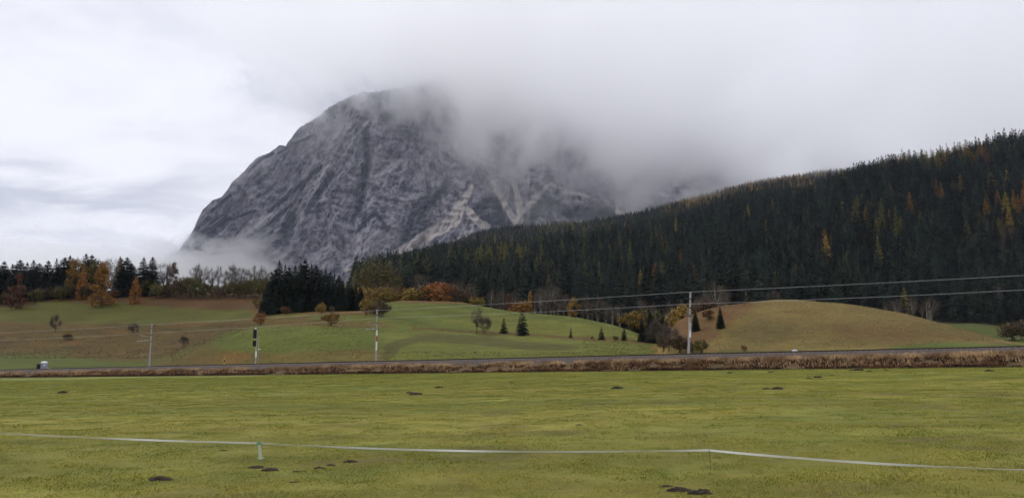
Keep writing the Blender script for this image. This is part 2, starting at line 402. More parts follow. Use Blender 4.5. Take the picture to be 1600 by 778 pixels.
# ------------------------------------------------------------------ terrain sheet
def build_ground():
    ac = np.concatenate((np.linspace(-2.4, -0.78, 18)[:-1], np.linspace(-0.78, 0.80, 640), np.linspace(0.80, 2.4, 18)[1:]))
    yr = np.concatenate((np.array([-400, -200, -100, -60, -30, -12, -3]), np.arange(2, 30, 0.8), np.arange(30, 78, 1.6), np.arange(78, 200, 1.0),
                         np.arange(200, 460, 2.2), np.arange(460, 1250, 9), np.arange(1250, 3700, 32), np.array([4200, 5200, 7000, 9500, 12600])))
    A, Yg = np.meshgrid(ac, yr); X = A * np.maximum(Yg, 60.0)
    Z = height(X, Yg)
    V = np.stack((X, Yg, Z), -1).reshape(-1, 3)
    nr, nc = len(yr), len(ac); idx = np.arange(nr * nc).reshape(nr, nc)
    Fc = np.stack((idx[:-1, :-1], idx[:-1, 1:], idx[1:, 1:], idx[1:, :-1]), -1).reshape(-1, 4)
    me = mesh_np('ground', V, Fc, True)
    # --- colours of grass, heath, bracken ... (what grows where)
    x, y, z = V.T; s, q = sq(x, y); px, py = proj(x, np.maximum(y, 1), z)
    px = px + (fbm(x / 12, y / 12, 3, 31) - 0.5) * 26; py = py + (fbm(x / 8 + 50, y / 8, 3, 33) - 0.5) * 7
    col = np.zeros((len(x), 3)); col[:] = (0.085, 0.105, 0.028)
    def blend(mk, c, noise=None):
        nonlocal col
        col = col * (1 - mk[:, None]) + np.array(c) * mk[:, None]
    def poly(pts, c, soft=4.0, k=1.0, ylo=130, yhi=460):
        P_ = np.array(pts, float); sel = np.where((y > ylo) & (y < yhi) & (px > P_[:, 0].min() - 30) & (px < P_[:, 0].max() + 30))[0]
        X_, Y_ = px[sel], py[sel]; dm = np.full(len(sel), 1e9); ins = np.zeros(len(sel), bool)
        for i in range(len(P_)):
            x0, y0 = P_[i]; x1, y1 = P_[(i + 1) % len(P_)]
            dx, dy = x1 - x0, y1 - y0; tt = np.clip(((X_ - x0) * dx + (Y_ - y0) * dy) / (dx * dx + dy * dy + 1e-9), 0, 1)
            dm = np.minimum(dm, np.hypot(X_ - x0 - tt * dx, Y_ - y0 - tt * dy))
            cr = ((y0 > Y_) != (y1 > Y_)) & (X_ < (x1 - x0) * (Y_ - y0) / (y1 - y0 + 1e-12) + x0); ins ^= cr
        mk = np.zeros(len(x)); mk[sel] = k * sstep(np.where(ins, dm, -dm), -soft, soft); blend(mk, c)
    GREEN = (0.085, 0.100, 0.028); OLV = (0.105, 0.105, 0.030); BR = (0.090, 0.068, 0.028); RED = (0.115, 0.055, 0.028)
    TAN = (0.175, 0.132, 0.050); DK = (0.055, 0.055, 0.024)
    # far left slopes
    poly([(-300,500),(-300,400),(430,400),(430,486),(330,484),(200,477),(100,471),(50,470),(0,477)], (0.085, 0.050, 0.027), 4)
    poly([(-300,470),(60,462),(60,478),(0,482),(-300,486)], (0.055, 0.034, 0.022), 4)
    poly([(-300,482),(0,482),(120,474),(230,479),(330,486),(430,490),(430,498),(230,503),(0,501),(-300,500)], (0.080, 0.086, 0.024), 3)
    poly([(-300,502),(0,502),(230,506),(420,500),(490,492),(470,508),(400,510),(340,528),(240,564),(160,563),(60,553),(-300,549)], BR, 3)
    for i in range(46):
        cx, cy, w_, hh = rng.uniform(-50, 420), rng.uniform(504, 558), rng.uniform(12, 45), rng.uniform(1.5, 5)
        c = [(0.080,0.086,0.026),(0.06,0.042,0.022),(0.13,0.075,0.035),(0.12,0.09,0.04)][i % 4]
        if cx > 240 and cy > 540 - (cx - 240) * .3: continue
        poly([(cx-w_,cy),(cx,cy-hh),(cx+w_,cy-hh*.3),(cx+w_*.4,cy+hh)], c, 2.5, 0.75)
    poly([(-300,552),(60,555),(170,564),(250,567),(250,590),(-300,590)], (0.078, 0.102, 0.028), 2)
    poly([(230,572),(330,535),(400,509),(420,520),(340,560),(330,580)], (0.10, 0.085, 0.032), 4)
    poly([(330,548),(430,552),(560,545),(620,556),(620,575),(250,578)], (0.105, 0.082, 0.032), 5, 0.8)
    poly([(330,566),(360,550),(385,556),(370,570)], (0.15, 0.085, 0.03), 4, 0.7)
    poly([(345,520),(420,510),(560,516),(600,535),(560,546),(430,550),(330,546)], (0.082, 0.104, 0.027), 4)
    poly([(380,488),(420,482),(640,480),(640,487),(560,492),(430,492)], RED, 2.5, 0.8)
    poly([(380,498),(470,497),(600,503),(620,510),(540,512),(440,508),(380,508)], (0.095, 0.068, 0.028), 2.5, 0.85)
    poly([(590,480),(600,472),(700,470),(800,487),(980,514),(1045,540),(1000,534),(890,527),(750,519),(620,510)], (0.080, 0.102, 0.028), 3)
    poly([(700,500),(760,492),(900,503),(1000,520),(1040,538),(890,527),(760,518)], (0.105, 0.118, 0.030), 5, 0.8)
    poly([(560,468),(720,467),(760,478),(720,474),(620,474)], RED, 1.5, 0.8)
    poly([(640,511),(750,517),(892,525),(975,529),(1040,535),(1100,541),(1100,545),(975,534),(892,530),(750,523),(640,515)], (0.085, 0.055, 0.028), 1.5, 0.85)
    poly([(600,514),(700,518),(890,532),(1040,540),(1100,560),(600,580)], (0.095, 0.112, 0.030), 3)
    poly([(588,560),(600,540),(635,525),(690,521),(760,525),(830,534),(905,540),(905,546),(840,547),(760,540),(700,534),(655,532),(622,545),(602,562)], (0.056, 0.057, 0.024), 1.6, 0.8)
    poly([(1020,545),(1100,545),(1130,560),(1020,556)], (0.11, 0.06, 0.032), 3, 0.7)
    # the brown hill on the right
    poly([(1020,560),(1040,500),(1105,480),(1145,468),(1230,460),(1420,475),(1700,540),(1700,565)], TAN, 2, 1, 95, 232)
    poly([(1040,525),(1060,490),(1105,480),(1150,468),(1180,478),(1140,503),(1120,525),(1070,545)], (0.13, 0.066, 0.032), 6, 0.8, 95, 232)
    poly([(1130,520),(1180,495),(1230,505),(1250,525),(1200,540),(1140,540)], (0.095, 0.078, 0.032), 8, 0.5, 95, 232)
    poly([(1300,505),(1420,510),(1520,530),(1420,533),(1300,530)], (0.16, 0.095, 0.04), 7, 0.6, 95, 232)
    for i in range(26):
        cx, cy, w_, hh = rng.uniform(1080, 1500), rng.uniform(480, 545), rng.uniform(10, 40), rng.uniform(1, 3.5)
        c = [(0.10,0.085,0.033),(0.14,0.085,0.04),(0.12,0.11,0.04)][i % 3]
        poly([(cx-w_,cy),(cx,cy-hh),(cx+w_,cy+hh*.6),(cx+w_*.4,cy+hh)], c, 3, 0.55, 95, 232)
    poly([(1325,551),(1400,541),(1480,536),(1600,538),(1800,530),(1800,575),(1325,560)], (0.095, 0.120, 0.030), 1.5, 1, 90, 232)
    poly([(1120,545),(1240,549),(1330,551),(1330,560),(1100,560)], (0.085, 0.085, 0.03), 2, 0.7, 95, 232)
    # clearing at the wood's edge on the right, then forest floor
    Fy = forest_start(x / np.maximum(y, 60))
    fm = sstep(y, Fy - 30, Fy); blend(fm, (0.022, 0.018, 0.012))
    pc = sstep(px, 1465, 1490) * (y > 300) * (y < 700) * (1 - fm); blend(pc, (0.060, 0.078, 0.022))
    lm = (y > 470) * (px < 540); blend(lm * 1.0, (0.05, 0.06, 0.025))
    hm = (y > 150) * sstep(-q, 4, 14) * (1 - sstep(px, 1025, 1050) * (y < 212)); col = col * (1 - hm[:, None] * (1 - np.array((0.98, 0.88, 0.60)))[None])
    hm3 = (y > 150) * sstep(px, 450, 330) * sstep(-q, 4, 14); col = col * (1 - hm3[:, None] * 0.20)
    hm2 = sstep(px, 1025, 1050) * (y < 212) * sstep(-q, 4, 14); col = col * (1 - hm2[:, None] * (1 - np.array((0.74, 0.72, 0.60)))[None])
    mow = 1 + 0.07 * np.sin((py * 1.0 + px * 0.05) * 0.9 + 5 * fbm(x / 50, y / 50, 2, 61)) * (y > 150) * (y < 340) * (px > 420) * (px < 1045); patch = 0.80 + 0.40 * fbm(x / 16, y / 10, 4, 67); sel_ = (y > 100) & (q < -4) & (y < 460); col = np.where(sel_[:, None], col * (mow * patch)[:, None], col)
    # railway bench and verge
    b = sstep(-q, 9, 3) * sstep(q, -12, -3); blend(np.clip(b, 0, 1), (0.11, 0.075, 0.04))
    # near pasture
    n1 = fbm(x / 18, y / 7, 4, 41); n2 = fbm(x / 3.5, y / 2.2, 4, 43); n3 = fbm(x / 45 + 9, y / 30, 3, 47)
    g = np.array((0.135, 0.148, 0.036)); yl = np.array((0.185, 0.168, 0.040)); dg = np.array((0.085, 0.118, 0.028))
    fc = g[None] + (yl - g)[None] * (sstep(n1, 0.40, 0.68) * 0.8)[:, None]
    fc = fc + (yl - fc) * (sstep(y, 45, 12) * 0.6)[:, None]
    fc = fc + (dg - fc) * (sstep(n2, 0.58, 0.80) * 0.6)[:, None]
    fc = fc + (dg - fc) * (sstep(n3, 0.52, 0.66) * 0.35)[:, None]
    fc = fc + (np.array((0.105, 0.138, 0.034)) - fc) * (sstep(y, 55, 120) * 0.55)[:, None]
    fc = fc * (0.86 + 0.28 * sstep(fbm(x / 22 + 3, y / 5, 4, 53), 0.35, 0.65))[:, None]; brn = fbm(x / 6 + 31, y / 1.8, 4, 51)
    fc = fc + (np.array((0.11, 0.085, 0.04)) - fc) * (sstep(brn, 0.66, 0.80) * 0.7)[:, None]
    fc = fc * (0.60 + 0.66 * fbm(x / 5, y / 1.4, 4, 57))[:, None] * np.array((1.06, 1.02, 0.95)); k = sstep(q, 11, 13); blend(k, fc)
    k = sstep(q, 8.4, 9.2) * (1 - sstep(q, 10.5, 13.5)); blend(k * 0.9, (0.075, 0.062, 0.028))
    ca = me.color_attributes.new('tint', 'FLOAT_COLOR', 'POINT')
    buf = np.ones((len(x), 4), np.float32); buf[:, :3] = np.clip(col, 0, 1); ca.data.foreach_set('color', buf.ravel())
    o = link('ground', me, M['ground']); tag(o, kind='structure'); return o
_fs = curve1([-2.5] + list(ray([500, 560, 600, 700, 760, 850, 1000, 1100, 1300, 1440, 1500, 1575], 480)[0]) + [2.5],
             [560, 560, 540, 480, 455, 440, 430, 400, 390, 400, 545, 500, 500, 500])
def forest_start(a): 
    sh = np.shape(a); return _fs(np.ravel(np.clip(a, -2.4, 2.4))).reshape(sh)
build_ground()

# ------------------------------------------------------------------ the mountain
def build_mountain():
    YR = 4400.0
    rp = np.array([(100,470),(200,440),(250,412),(275,392),(285,380),(300,360),(320,324),(350,301),(380,270),(402,246),(430,233),(447,222),(465,203),(482,193),(500,180),
                   (530,158),(560,147),(600,143),(650,132),(700,118),(760,120),(850,160),(930,200),(1050,200),(1110,205),(1170,270),(1300,300),(1500,310),(1900,310),(2300,320)], float)
    a, tt = ray(rp[:, 0], rp[:, 1]); ridge = curve1(a * YR, EYE + tt * YR)
    xs = np.concatenate((np.linspace(a[0] * YR + 5, 900, 720), np.linspace(900, a[-1] * YR - 5, 140)[1:]))
    sr = np.concatenate((np.linspace(0, 1, 360), np.linspace(1, 0, 14)[1:])); back = np.concatenate((np.zeros(360, bool), np.ones(13, bool)))
    X, S = np.meshgrid(xs, sr); B = np.repeat(back[:, None], len(xs), 1)
    zr = ridge(X.ravel()).reshape(X.shape)
    zr = zr + (ridged(X / 90, X * 0, 5, 61, 0.6) - 0.5) * 55 - 8
    Z = -20 + (zr + 20) * S
    kk = np.interp(X, [-2200, -1300, -900, -300, 400, 1500], [0.75, 0.70, 0.32, 0.05, -0.30, -0.3])
    G = X - kk * (Z - 500) + (fbm(X / 420, Z / 420, 4, 63, 0.6) - 0.5) * 260
    base = np.interp(Z, [-20, 120, 300, 700, 1200, 1600], [3330, 3480, 3640, 3860, 4180, 4420])
    # the west ridge runs back, so the lower rock on the left stands deeper
    base = base + np.interp(X, [-2200, -1500, -900, 0, 900], [650, 420, 130, 0, -50]) * (1 - sstep(Z, 700, 1500))
    Yf = YR - (YR - base) * (1 - S ** 2.2)
    env = sstep(S, 0.0, 0.06) * (0.25 + 0.75 * (1 - S ** 6))
    d1 = (ridged(G / 520, Z / 1500 + 3, 3, 71) - 0.6) * 260
    d2 = (ridged(G / 150, Z / 600, 4, 73, 0.55) - 0.55) * 120
    d3 = (ridged(G / 60, Z / 110, 5, 75, 0.62) - 0.5) * 60
    d4 = (ridged(X / 26, Z / 34, 3, 77) - 0.5) * 26
    # ledges: softer beds step back
    bed = Z / 60 + (G / 300) * 1.2 + fbm(X / 300, Z / 300, 3, 79) * 5
    d5 = (np.abs((bed % 1.0) - 0.5) - 0.25) * 22
    Yf = Yf - (d1 + d2 + d3 + d4 + d5) * env
    Y = np.where(B, YR + (1 - S) * 1800, np.minimum(Yf, YR + 40 + (X * 0)))
    Y[359] = YR
    px, py = proj(X, Y, Z)
    # bare scree chutes and fans, dark dwarf pine belts
    def seg(pts, w0, w1):
        out = np.zeros(X.shape)
        for i in range(len(pts) - 1):
            x0, y0 = pts[i]; x1, y1 = pts[i + 1]; dx, dy = x1 - x0, y1 - y0
            tq = np.clip(((px - x0) * dx + (py - y0) * dy) / (dx * dx + dy * dy), 0, 1)
            f0 = w0 + (w1 - w0) * (i + tq) / (len(pts) - 1)
            out = np.maximum(out, np.clip(1.2 - np.hypot(px - x0 - tq * dx, py - y0 - tq * dy) / f0, 0, 1))
        return out
    scree = np.zeros(X.shape)
    for pts, w0, w1 in [([(738,292),(722,318),(708,345)], 5, 16), ([(722,318),(745,345),(760,356)], 6, 10), ([(708,345),(680,362),(640,385),(596,408),(540,422)], 16, 3),
                        ([(770,285),(795,330),(808,350)], 5, 9), ([(805,290),(812,318),(812,345)], 5, 8), ([(855,290),(835,312),(812,335)], 4, 6),
                        ([(962,306),(966,318),(968,330)], 5, 9), ([(985,300),(1005,310),(1020,316)], 3, 3), ([(860,288),(890,300),(915,306)], 4, 3),
                        ([(655,372),(628,388),(600,402)], 2.5, 2)]:
        scree = np.maximum(scree, seg(pts, w0, w1))
    veg = 0.16 + 0.45 * sstep(fbm(G / 260 + 4, Z / 380, 4, 83, 0.6), 0.50, 0.72)
    for pts, w0, w1 in [([(570,205),(575,250),(562,300),(560,330)], 10, 12), ([(600,150),(640,165),(600,185)], 16, 12), ([(420,330),(470,290),(500,262)], 5, 7),
                        ([(435,240),(460,225),(490,212)], 3, 4), ([(480,330),(500,300),(520,270)], 8, 8), ([(745,330),(770,310),(785,345),(760,345)], 14, 16), ([(640,340),(690,300),(700,280)], 8, 12),
                        ([(830,345),(850,310),(880,330),(930,340)], 12, 18), ([(900,330),(960,335),(1040,325)], 14, 18), ([(560,360),(585,330),(600,350)], 5, 6),
                        ([(330,330),(345,318),(360,305)], 4, 4), ([(300,372),(350,345),(400,330)], 5, 4), ([(395,262),(410,248),(425,240)], 4, 4), ([(380,375),(420,350),(455,320)], 4, 5)]:
        veg = np.maximum(veg, 0.25 + 0.4 * seg(pts, w0, w1) - (seg(pts, w0, w1) <= 0) * 1.0)
    veg = veg * (1 - sstep(scree, 0.2, 0.6))
    V = np.stack((X, Y, Z), -1).reshape(-1, 3); nr, nc = X.shape; idx = np.arange(nr * nc).reshape(nr, nc)
    Fc = np.stack((idx[:-1, :-1], idx[:-1, 1:], idx[1:, 1:], idx[1:, :-1]), -1).reshape(-1, 4)
    me = mesh_np('mountain', V, Fc, False)
    for nm, arr in (('veg', veg), ('scree', scree)):
        at = me.attributes.new(nm, 'FLOAT', 'POINT'); at.data.foreach_set('value', np.clip(arr, 0, 1).ravel().astype(np.float32))
    uvl = me.uv_layers.new(name='strata'); lv = np.zeros(len(me.loops), np.int32); me.loops.foreach_get('vertex_index', lv)
    uvb = np.stack((G.ravel()[lv] / 1000, Z.ravel()[lv] / 1000), -1).astype(np.float32); uvl.data.foreach_set('uv', uvb.ravel())
    o = link('mountain', me, M['rock']); tag(o, kind='structure')
build_mountain()

# ------------------------------------------------------------------ trees: meshes
def cone_trunk(h, r, n=6, bend=0.0, seed=0):
    mb = MB(); rr = random.Random(seed); k = 5; pts = []
    for i in range(k):
        f = i / (k - 1); pts.append((bend * math.sin(f * 2.5) * rr.uniform(.6, 1), bend * math.sin(f * 3.1 + 1) * .6 * f, h * f))
    pts[0] = (0, 0, -0.4); mb.tube(pts, [r * (1.25 - 1.2 * i / (k - 1)) + 0.01 for i in range(k)], n)
    me = bpy.data.meshes.new('trunk'); me.from_pydata(mb.V, [], mb.F); me.update(); return me
def spruce_crown(h, R, seed, whorls=20, nb=9, low=0.04, round_=0.8, gap=0.0):
    r = np.random.default_rng(seed); V = []; Fc = []
    for i in range(whorls):
        f = (i + r.uniform(-.25, .25)) / whorls; f = min(max(f, 0), 0.985)
        z = h * (low + (1 - low) * f)
        L0 = R * min(1, (1 - f) ** round_ * 1.06) * (0.72 + 0.28 * min(1, f * 6 + .3))
        n = max(4, int(nb * (0.55 + 0.45 * (1 - f)))); ph = r.uniform(0, 6.28)
        for j in range(n):
            if r.random() < gap: continue
            az = ph + 6.283 * (j + r.uniform(-.3, .3)) / n; L = L0 * r.uniform(0.72, 1.15) + 0.12
            dx, dy = math.cos(az), math.sin(az); sx, sy = -dy, dx; z = h * (low + (1 - low) * min(.985, max(0, f + r.uniform(-.6, .6) / whorls)))
            up = 0.35 * (f - 0.35); dr = 0.30 * (1 - f) + 0.08
            m = 4; pts = []
            for k in range(m + 1):
                u = k / m; pts.append((dx * L * u, dy * L * u, z + r.uniform(-.02, .02) * h * .3 + L * (up * u - dr * u * u + 0.12 * u ** 3)))
            for k in range(m):
                wd = L * (0.33 * (1 - abs(2 * (k + .7) / m - 0.9)) + 0.09) * r.uniform(.8, 1.3)
                p, q = pts[k], pts[k + 1]
                for sgn in (1, -1):
                    b = len(V); mz = (p[2] + q[2]) / 2 - wd * r.uniform(.25, .75)
                    fx = (0.35 * p[0] + 0.65 * q[0]) + dx * wd * .5; fy = (0.35 * p[1] + 0.65 * q[1]) + dy * wd * .5
                    V += [p, q, (fx + sgn * sx * wd, fy + sgn * sy * wd, mz)]; Fc.append((b, b + 1, b + 2))
                b = len(V); V += [p, q, ((p[0] + q[0]) / 2 + sx * r.uniform(-.1, .1), (p[1] + q[1]) / 2, (p[2] + q[2]) / 2 - L * r.uniform(.1, .22))]; Fc.append((b, b + 1, b + 2))
    # leader
    for j in range(4):
        az = j * 1.57 + r.uniform(0, .5); b = len(V); V += [(0, 0, h * 1.02), (math.cos(az) * R * .10, math.sin(az) * R * .10, h * .93), (math.cos(az + .8) * R * .05, math.sin(az + .8) * R * .05, h * .92)]; Fc.append((b, b + 1, b + 2))
    return mesh_np('crown', V, Fc)
def limb(mb, p0, p1, r0, r1, n=4, sag=0.1):
    p0 = Vector(p0); p1 = Vector(p1); mid = (p0 + p1) / 2 + Vector((0, 0, -(p1 - p0).length * sag * .3)) + (p1 - p0).cross(Vector((0, 0, 1))) * random.uniform(-.08, .08)
    mb.tube([p0, mid, p1], [r0, (r0 + r1) / 2, r1], n, cap=False)
def broadleaf(h, R, seed, leaf=0.35, nleaf=1600, ntwig=500, base=0.25, shape='round', trunk_r=0.18, stems=1, blobs=26, fork=0.3):
    """returns trunk mesh (limbs included) and crown mesh (leaves + twigs get separate meshes)"""
    r = np.random.default_rng(seed); random.seed(seed); mb = MB(); cs = []
    for i in range(blobs):
        for _ in range(30):
            p = r.normal(size=3); p /= np.linalg.norm(p); p *= r.uniform(.35, .92) ** .6
            if shape == 'cone':
                f = r.uniform(0, 1) ** 1.25; an = r.uniform(0, 6.283); rd = math.sqrt(r.uniform(.05, 1)) * (1 - f) ** .65 * min(1, .6 + f * 4)
                p = np.array((math.cos(an) * rd, math.sin(an) * rd, 2 * f - 1))
            elif shape == 'vase': 
                f = (p[2] + 1) / 2; p[0] *= 0.45 + 0.75 * f; p[1] *= 0.45 + 0.75 * f
            if shape != 'bush' or p[2] > -0.5: break
        c = np.array((p[0] * R, p[1] * R, h * (base + (1 - base) * (0.5 + p[2] * .46)))); cs.append(c)
    cs = np.array(cs)
    roots = []
    for k in range(stems):
        off = (0, 0) if stems == 1 else (r.normal() * R * .16, r.normal() * R * .16)
        lean = (r.normal() * .03 * h, r.normal() * .03 * h)
        top = (off[0] + lean[0], off[1] + lean[1], h * (0.8 if shape != 'bush' else .4))
        mb.tube([(off[0], off[1], -0.3), ((off[0] + top[0]) / 2 + r.normal() * .02 * h, (off[1] + top[1]) / 2 + r.normal() * .02 * h, top[2] / 2), top], [trunk_r * 1.2, trunk_r * .75, trunk_r * .2], 6)
        roots.append((np.array((off[0], off[1], 0.)), np.array(top)))
    TV = []; TF = []
    for c in cs:
        a, b = roots[r.integers(len(roots))]; f = np.clip((c[2] / h - 0.12) * r.uniform(.45, .75) / max(b[2] / h, .1), 0.05, 0.95)
        p0 = a + (b - a) * f; limb(mb, p0, c, trunk_r * .38 * (1 - f * .5), 0.02)
    # twigs: thin tapering slivers fanning up and out from each limb end
    cen = np.array((0, 0, h * (base + .25 * (1 - base))))
    br = R * 0.42
    if ntwig:
        k = r.integers(len(cs), size=ntwig); o = cs[k] + r.normal(size=(ntwig, 3)) * br * .25
        dr = (cs[k] - cen); dr /= np.linalg.norm(dr, axis=1)[:, None] + 1e-6; dr = dr + r.normal(size=(ntwig, 3)) * .55 + np.array((0, 0, .45)); dr /= np.linalg.norm(dr, axis=1)[:, None]
        ln = br * r.uniform(.6, 1.5, ntwig)[:, None]; sd = np.cross(dr, r.normal(size=(ntwig, 3))); sd /= np.linalg.norm(sd, axis=1)[:, None] + 1e-6
        wd = 0.035 + 0.0012 * h
        tv = np.stack((o - sd * wd / 2, o + sd * wd / 2, o + dr * ln), 1).reshape(-1, 3); tf = np.arange(len(tv)).reshape(-1, 3)
    else: tv = np.zeros((0, 3)); tf = np.zeros((0, 3), int)
    lv = np.zeros((0, 3)); lf = np.zeros((0, 3), int)
    if nleaf:
        k = r.integers(len(cs), size=nleaf); off = r.normal(size=(nleaf, 3)); off /= np.linalg.norm(off, axis=1)[:, None]
        off *= (r.uniform(0, 1, nleaf) ** .5)[:, None] * br * r.uniform(.7, 1.2, len(cs))[k][:, None]; off[:, 2] *= .75
        o = cs[k] + off; o[:, 2] = np.maximum(o[:, 2], 0.05)
        d1 = r.normal(size=(nleaf, 3)); d1 /= np.linalg.norm(d1, axis=1)[:, None]; d2 = np.cross(d1, r.normal(size=(nleaf, 3))); d2 /= np.linalg.norm(d2, axis=1)[:, None] + 1e-6
        sz = (leaf * r.uniform(.6, 1.4, nleaf))[:, None]
        lv = np.stack((o - d1 * sz * .5, o + d2 * sz * .45, o + d1 * sz * .5, o - d2 * sz * .45), 1).reshape(-1, 3)
        b = np.arange(nleaf)[:, None] * 4; lf = np.concatenate((b + [0, 1, 2], b + [0, 2, 3]), 0)
    tm = bpy.data.meshes.new('trunk'); tm.from_pydata(mb.V, [], mb.F); tm.update()
    return tm, (mesh_np('twigs', tv, tf) if len(tv) else None), (mesh_np('crown', lv, lf) if len(lv) else None)

# prototypes: name -> (height, list of (part name, mesh, material key))
PROTO = {}
def add_proto(key, h, parts): PROTO.setdefault(key, []).append((h, parts))
def remat(me, mk):
    m2 = me.copy(); m2.materials.clear(); m2.materials.append(M[mk]); return m2
for i in range(5):
    h = 20.0; tr = cone_trunk(h, 0.28, 6, 0.1, i); tr.materials.append(M['bark'])
    cr = spruce_crown(h, [4.6, 5.2, 4.0, 5.6, 4.8][i], 100 + i, 36, 14, 0.03, [.75, .66, .85, .6, .75][i]); cr.materials.append(M['spruce_near'])
    add_proto('spruce', h, [('trunk', tr), ('crown', cr)])
for i in range(6):
    h = 24.0; tr = cone_trunk(h, 0.3, 5, 0.15, 20 + i); tr.materials.append(M['bark'])
    cr = spruce_crown(h, [4.2, 4.9, 5.4, 4.5, 3.8, 5.8][i], 200 + i, 22, 11, 0.10, [.85, .75, .7, .95, .8, .62][i], 0.05)
    cr.materials.append(M['spruce']); add_proto('forest', h, [('trunk', tr), ('crown', cr)])
for mk in ('larch', 'larch_o', 'larch_g'):
    for i in range(3):
        h = 24.0; tr = cone_trunk(h, 0.26, 5, 0.2, 40 + i); tr.materials.append(M['bark'])
        cr = spruce_crown(h, [3.7, 4.4, 3.3][i], 300 + i, 20, 9, 0.18, [.7, .6, .8][i], 0.12); cr.materials.append(M[mk])
        add_proto(mk, h, [('trunk', tr), ('crown', cr)])
for i in range(4):
    h = 5.0; tr = cone_trunk(h, 0.09, 5, 0.03, 60 + i); tr.materials.append(M['bark'])
    cr = spruce_crown(h, [1.5, 1.7, 1.25, 1.6][i], 400 + i, 17, 11, 0.04, [.75, .55, .9, .8][i]); cr.materials.append(M['spruce_near'])
    add_proto('young', h, [('trunk', tr), ('crown', cr)])
def bl_proto(key, mats, h, R, seed, **kw):
    tm, tw, lv = broadleaf(h, R, seed, **kw); tm.materials.append(M[mats[0]]); parts = [('trunk', tm)]
    if tw: tw.materials.append(M['twig']); parts.append(('twigs', tw))
    if lv: lv.materials.append(M[mats[1]]); parts.append(('crown', lv))
    add_proto(key, h, parts)
for i in range(3):
    bl_proto('bare', ('bark',), 12, 3.3, 500 + i, nleaf=0, ntwig=1100, base=.3, shape='vase', trunk_r=.17, stems=[1, 2, 1][i], blobs=34)
    bl_proto('bare_leafy', ('bark', 'olive'), 12, 3.2, 520 + i, leaf=.3, nleaf=260, ntwig=900, base=.3, shape='vase', trunk_r=.16, blobs=30)
    bl_proto('wood_bare', ('birch_bark', 'brown'), 15, 3.6, 540 + i, leaf=.4, nleaf=500, ntwig=1300, base=.25, shape='vase', trunk_r=.17, stems=[1, 2, 1][i], blobs=40)
    for mk in ('olive', 'gold', 'orange', 'rust', 'brown'):
        bl_proto('bush_' + mk, ('bark', mk), 4.0, 2.5, 560 + i, leaf=.30, nleaf=1500, ntwig=420, base=.05, shape='bush', trunk_r=.07, stems=5, blobs=24)
    bl_proto('bush_bare', ('bark',), 4.0, 2.4, 580 + i, nleaf=0, ntwig=1700, base=.05, shape='bush', trunk_r=.06, stems=6, blobs=30)
    bl_proto('tree_orange', ('bark', 'orange'), 16, 3.7, 600 + i, leaf=.42, nleaf=3600, ntwig=300, base=.0, shape='cone', trunk_r=.16, blobs=44)
    bl_proto('tree_gold', ('bark', 'gold'), 17, 4.6, 610 + i, leaf=.45, nleaf=3000, ntwig=500, base=.1, shape='round', trunk_r=.2, blobs=38)
    bl_proto('tree_rust', ('bark', 'rust'), 13, 3.0, 620 + i, leaf=.38, nleaf=2400, ntwig=600, base=.03, shape='cone', trunk_r=.13, blobs=34)
    bl_proto('tree_cream', ('birch_bark', 'cream'), 16, 4.2, 630 + i, leaf=.35, nleaf=900, ntwig=1300, base=.25, shape='round', trunk_r=.2, blobs=36)
    bl_proto('tree_olive', ('bark', 'olive'), 12, 4.2, 640 + i, leaf=.42, nleaf=2100, ntwig=700, base=.15, shape='round', trunk_r=.18, blobs=38)
cnt = {}
def plant(key, loc, h, name, label, cat, group=None, wid=1.0, rz=None, var=None):
    L = PROTO[key]; cnt[key] = cnt.get(key, -1) + 1; i = cnt[key] % len(L) if var is None else var
    h0, parts = L[i]; s = h / h0
    o = empty(name, loc, random.uniform(0, 6.28) if rz is None else rz, (s * wid, s * wid, s)); tag(o, label, cat, group)
    for nm, me in parts:
        c = bpy.data.objects.new(nm, me); COL.objects.link(c); c.parent = o
    return o
def h_of(px_h, Y): return px_h / F * Y * 1.0

# ---- trees on the left skyline: (kind, px, base row or None, top row, depth, name, label, category, width factor)
def on_top(kind, px, ptop, Y, name, label, cat, wid=1.0, group=None, var=None, sink=0.3):
    X, Y, z = on_ground(px, Y); a, tt = ray(px, ptop); h = EYE + float(tt) * Y - z
    X = float(a) * Y; z = float(height(np.array([X]), np.array([Y]))[0]); h = max(EYE + float(tt) * Y - z, 0.8)
    return plant(kind, (X, Y, z - sink * .3), h, name, label, cat, group, wid, None, var)
SK = 'trees on the left skyline'
for px, top, Y, lab in [
    (-14, 408, 392, 'dark spruce at the left end of the skyline row, half out of view'),
    (7, 408, 400, 'broad dark spruce standing leftmost on the skyline ridge'),
    (20, 412, 410, 'dark spruce just left of the reddish birch on the ridge'),
    (32, 406, 398, 'dark spruce rising directly behind the small reddish birch'),
    (43, 410, 404, 'slim dark spruce squeezed between two broader ones right of the reddish birch'),
    (53, 406, 396, 'broad dark spruce before the first sky gap from the left'),
    (76, 407, 405, 'open branched spruce with tiered boughs right of the first sky gap'),
    (89, 403, 398, 'broad spruce right beside the open branched one on the ridge'),
    (102, 402, 405, 'narrow spruce left of the golden trees on the ridge'),
    (110, 399, 400, 'narrow dark spruce touching the left of the golden crown'),
    (135, 396, 408, 'tallest spruce on the left skyline, rising behind the golden tree'),
    (144, 398, 404, 'slim spruce between the golden tree and the tall orange birch'),
    (188, 400, 406, 'spruce behind the pale half bare tree on the ridge'),
    (199, 402, 398, 'wide skirted spruce at the right end of the dense skyline row'),
    (225, 402, 400, 'left one of the two spruces standing apart against the sky'),
    (239, 401, 398, 'right one of the two spruces standing apart against the sky')]:
    on_top('spruce', px, top, Y, 'spruce_tree', lab, 'tree', random.uniform(1.2, 1.5), SK)
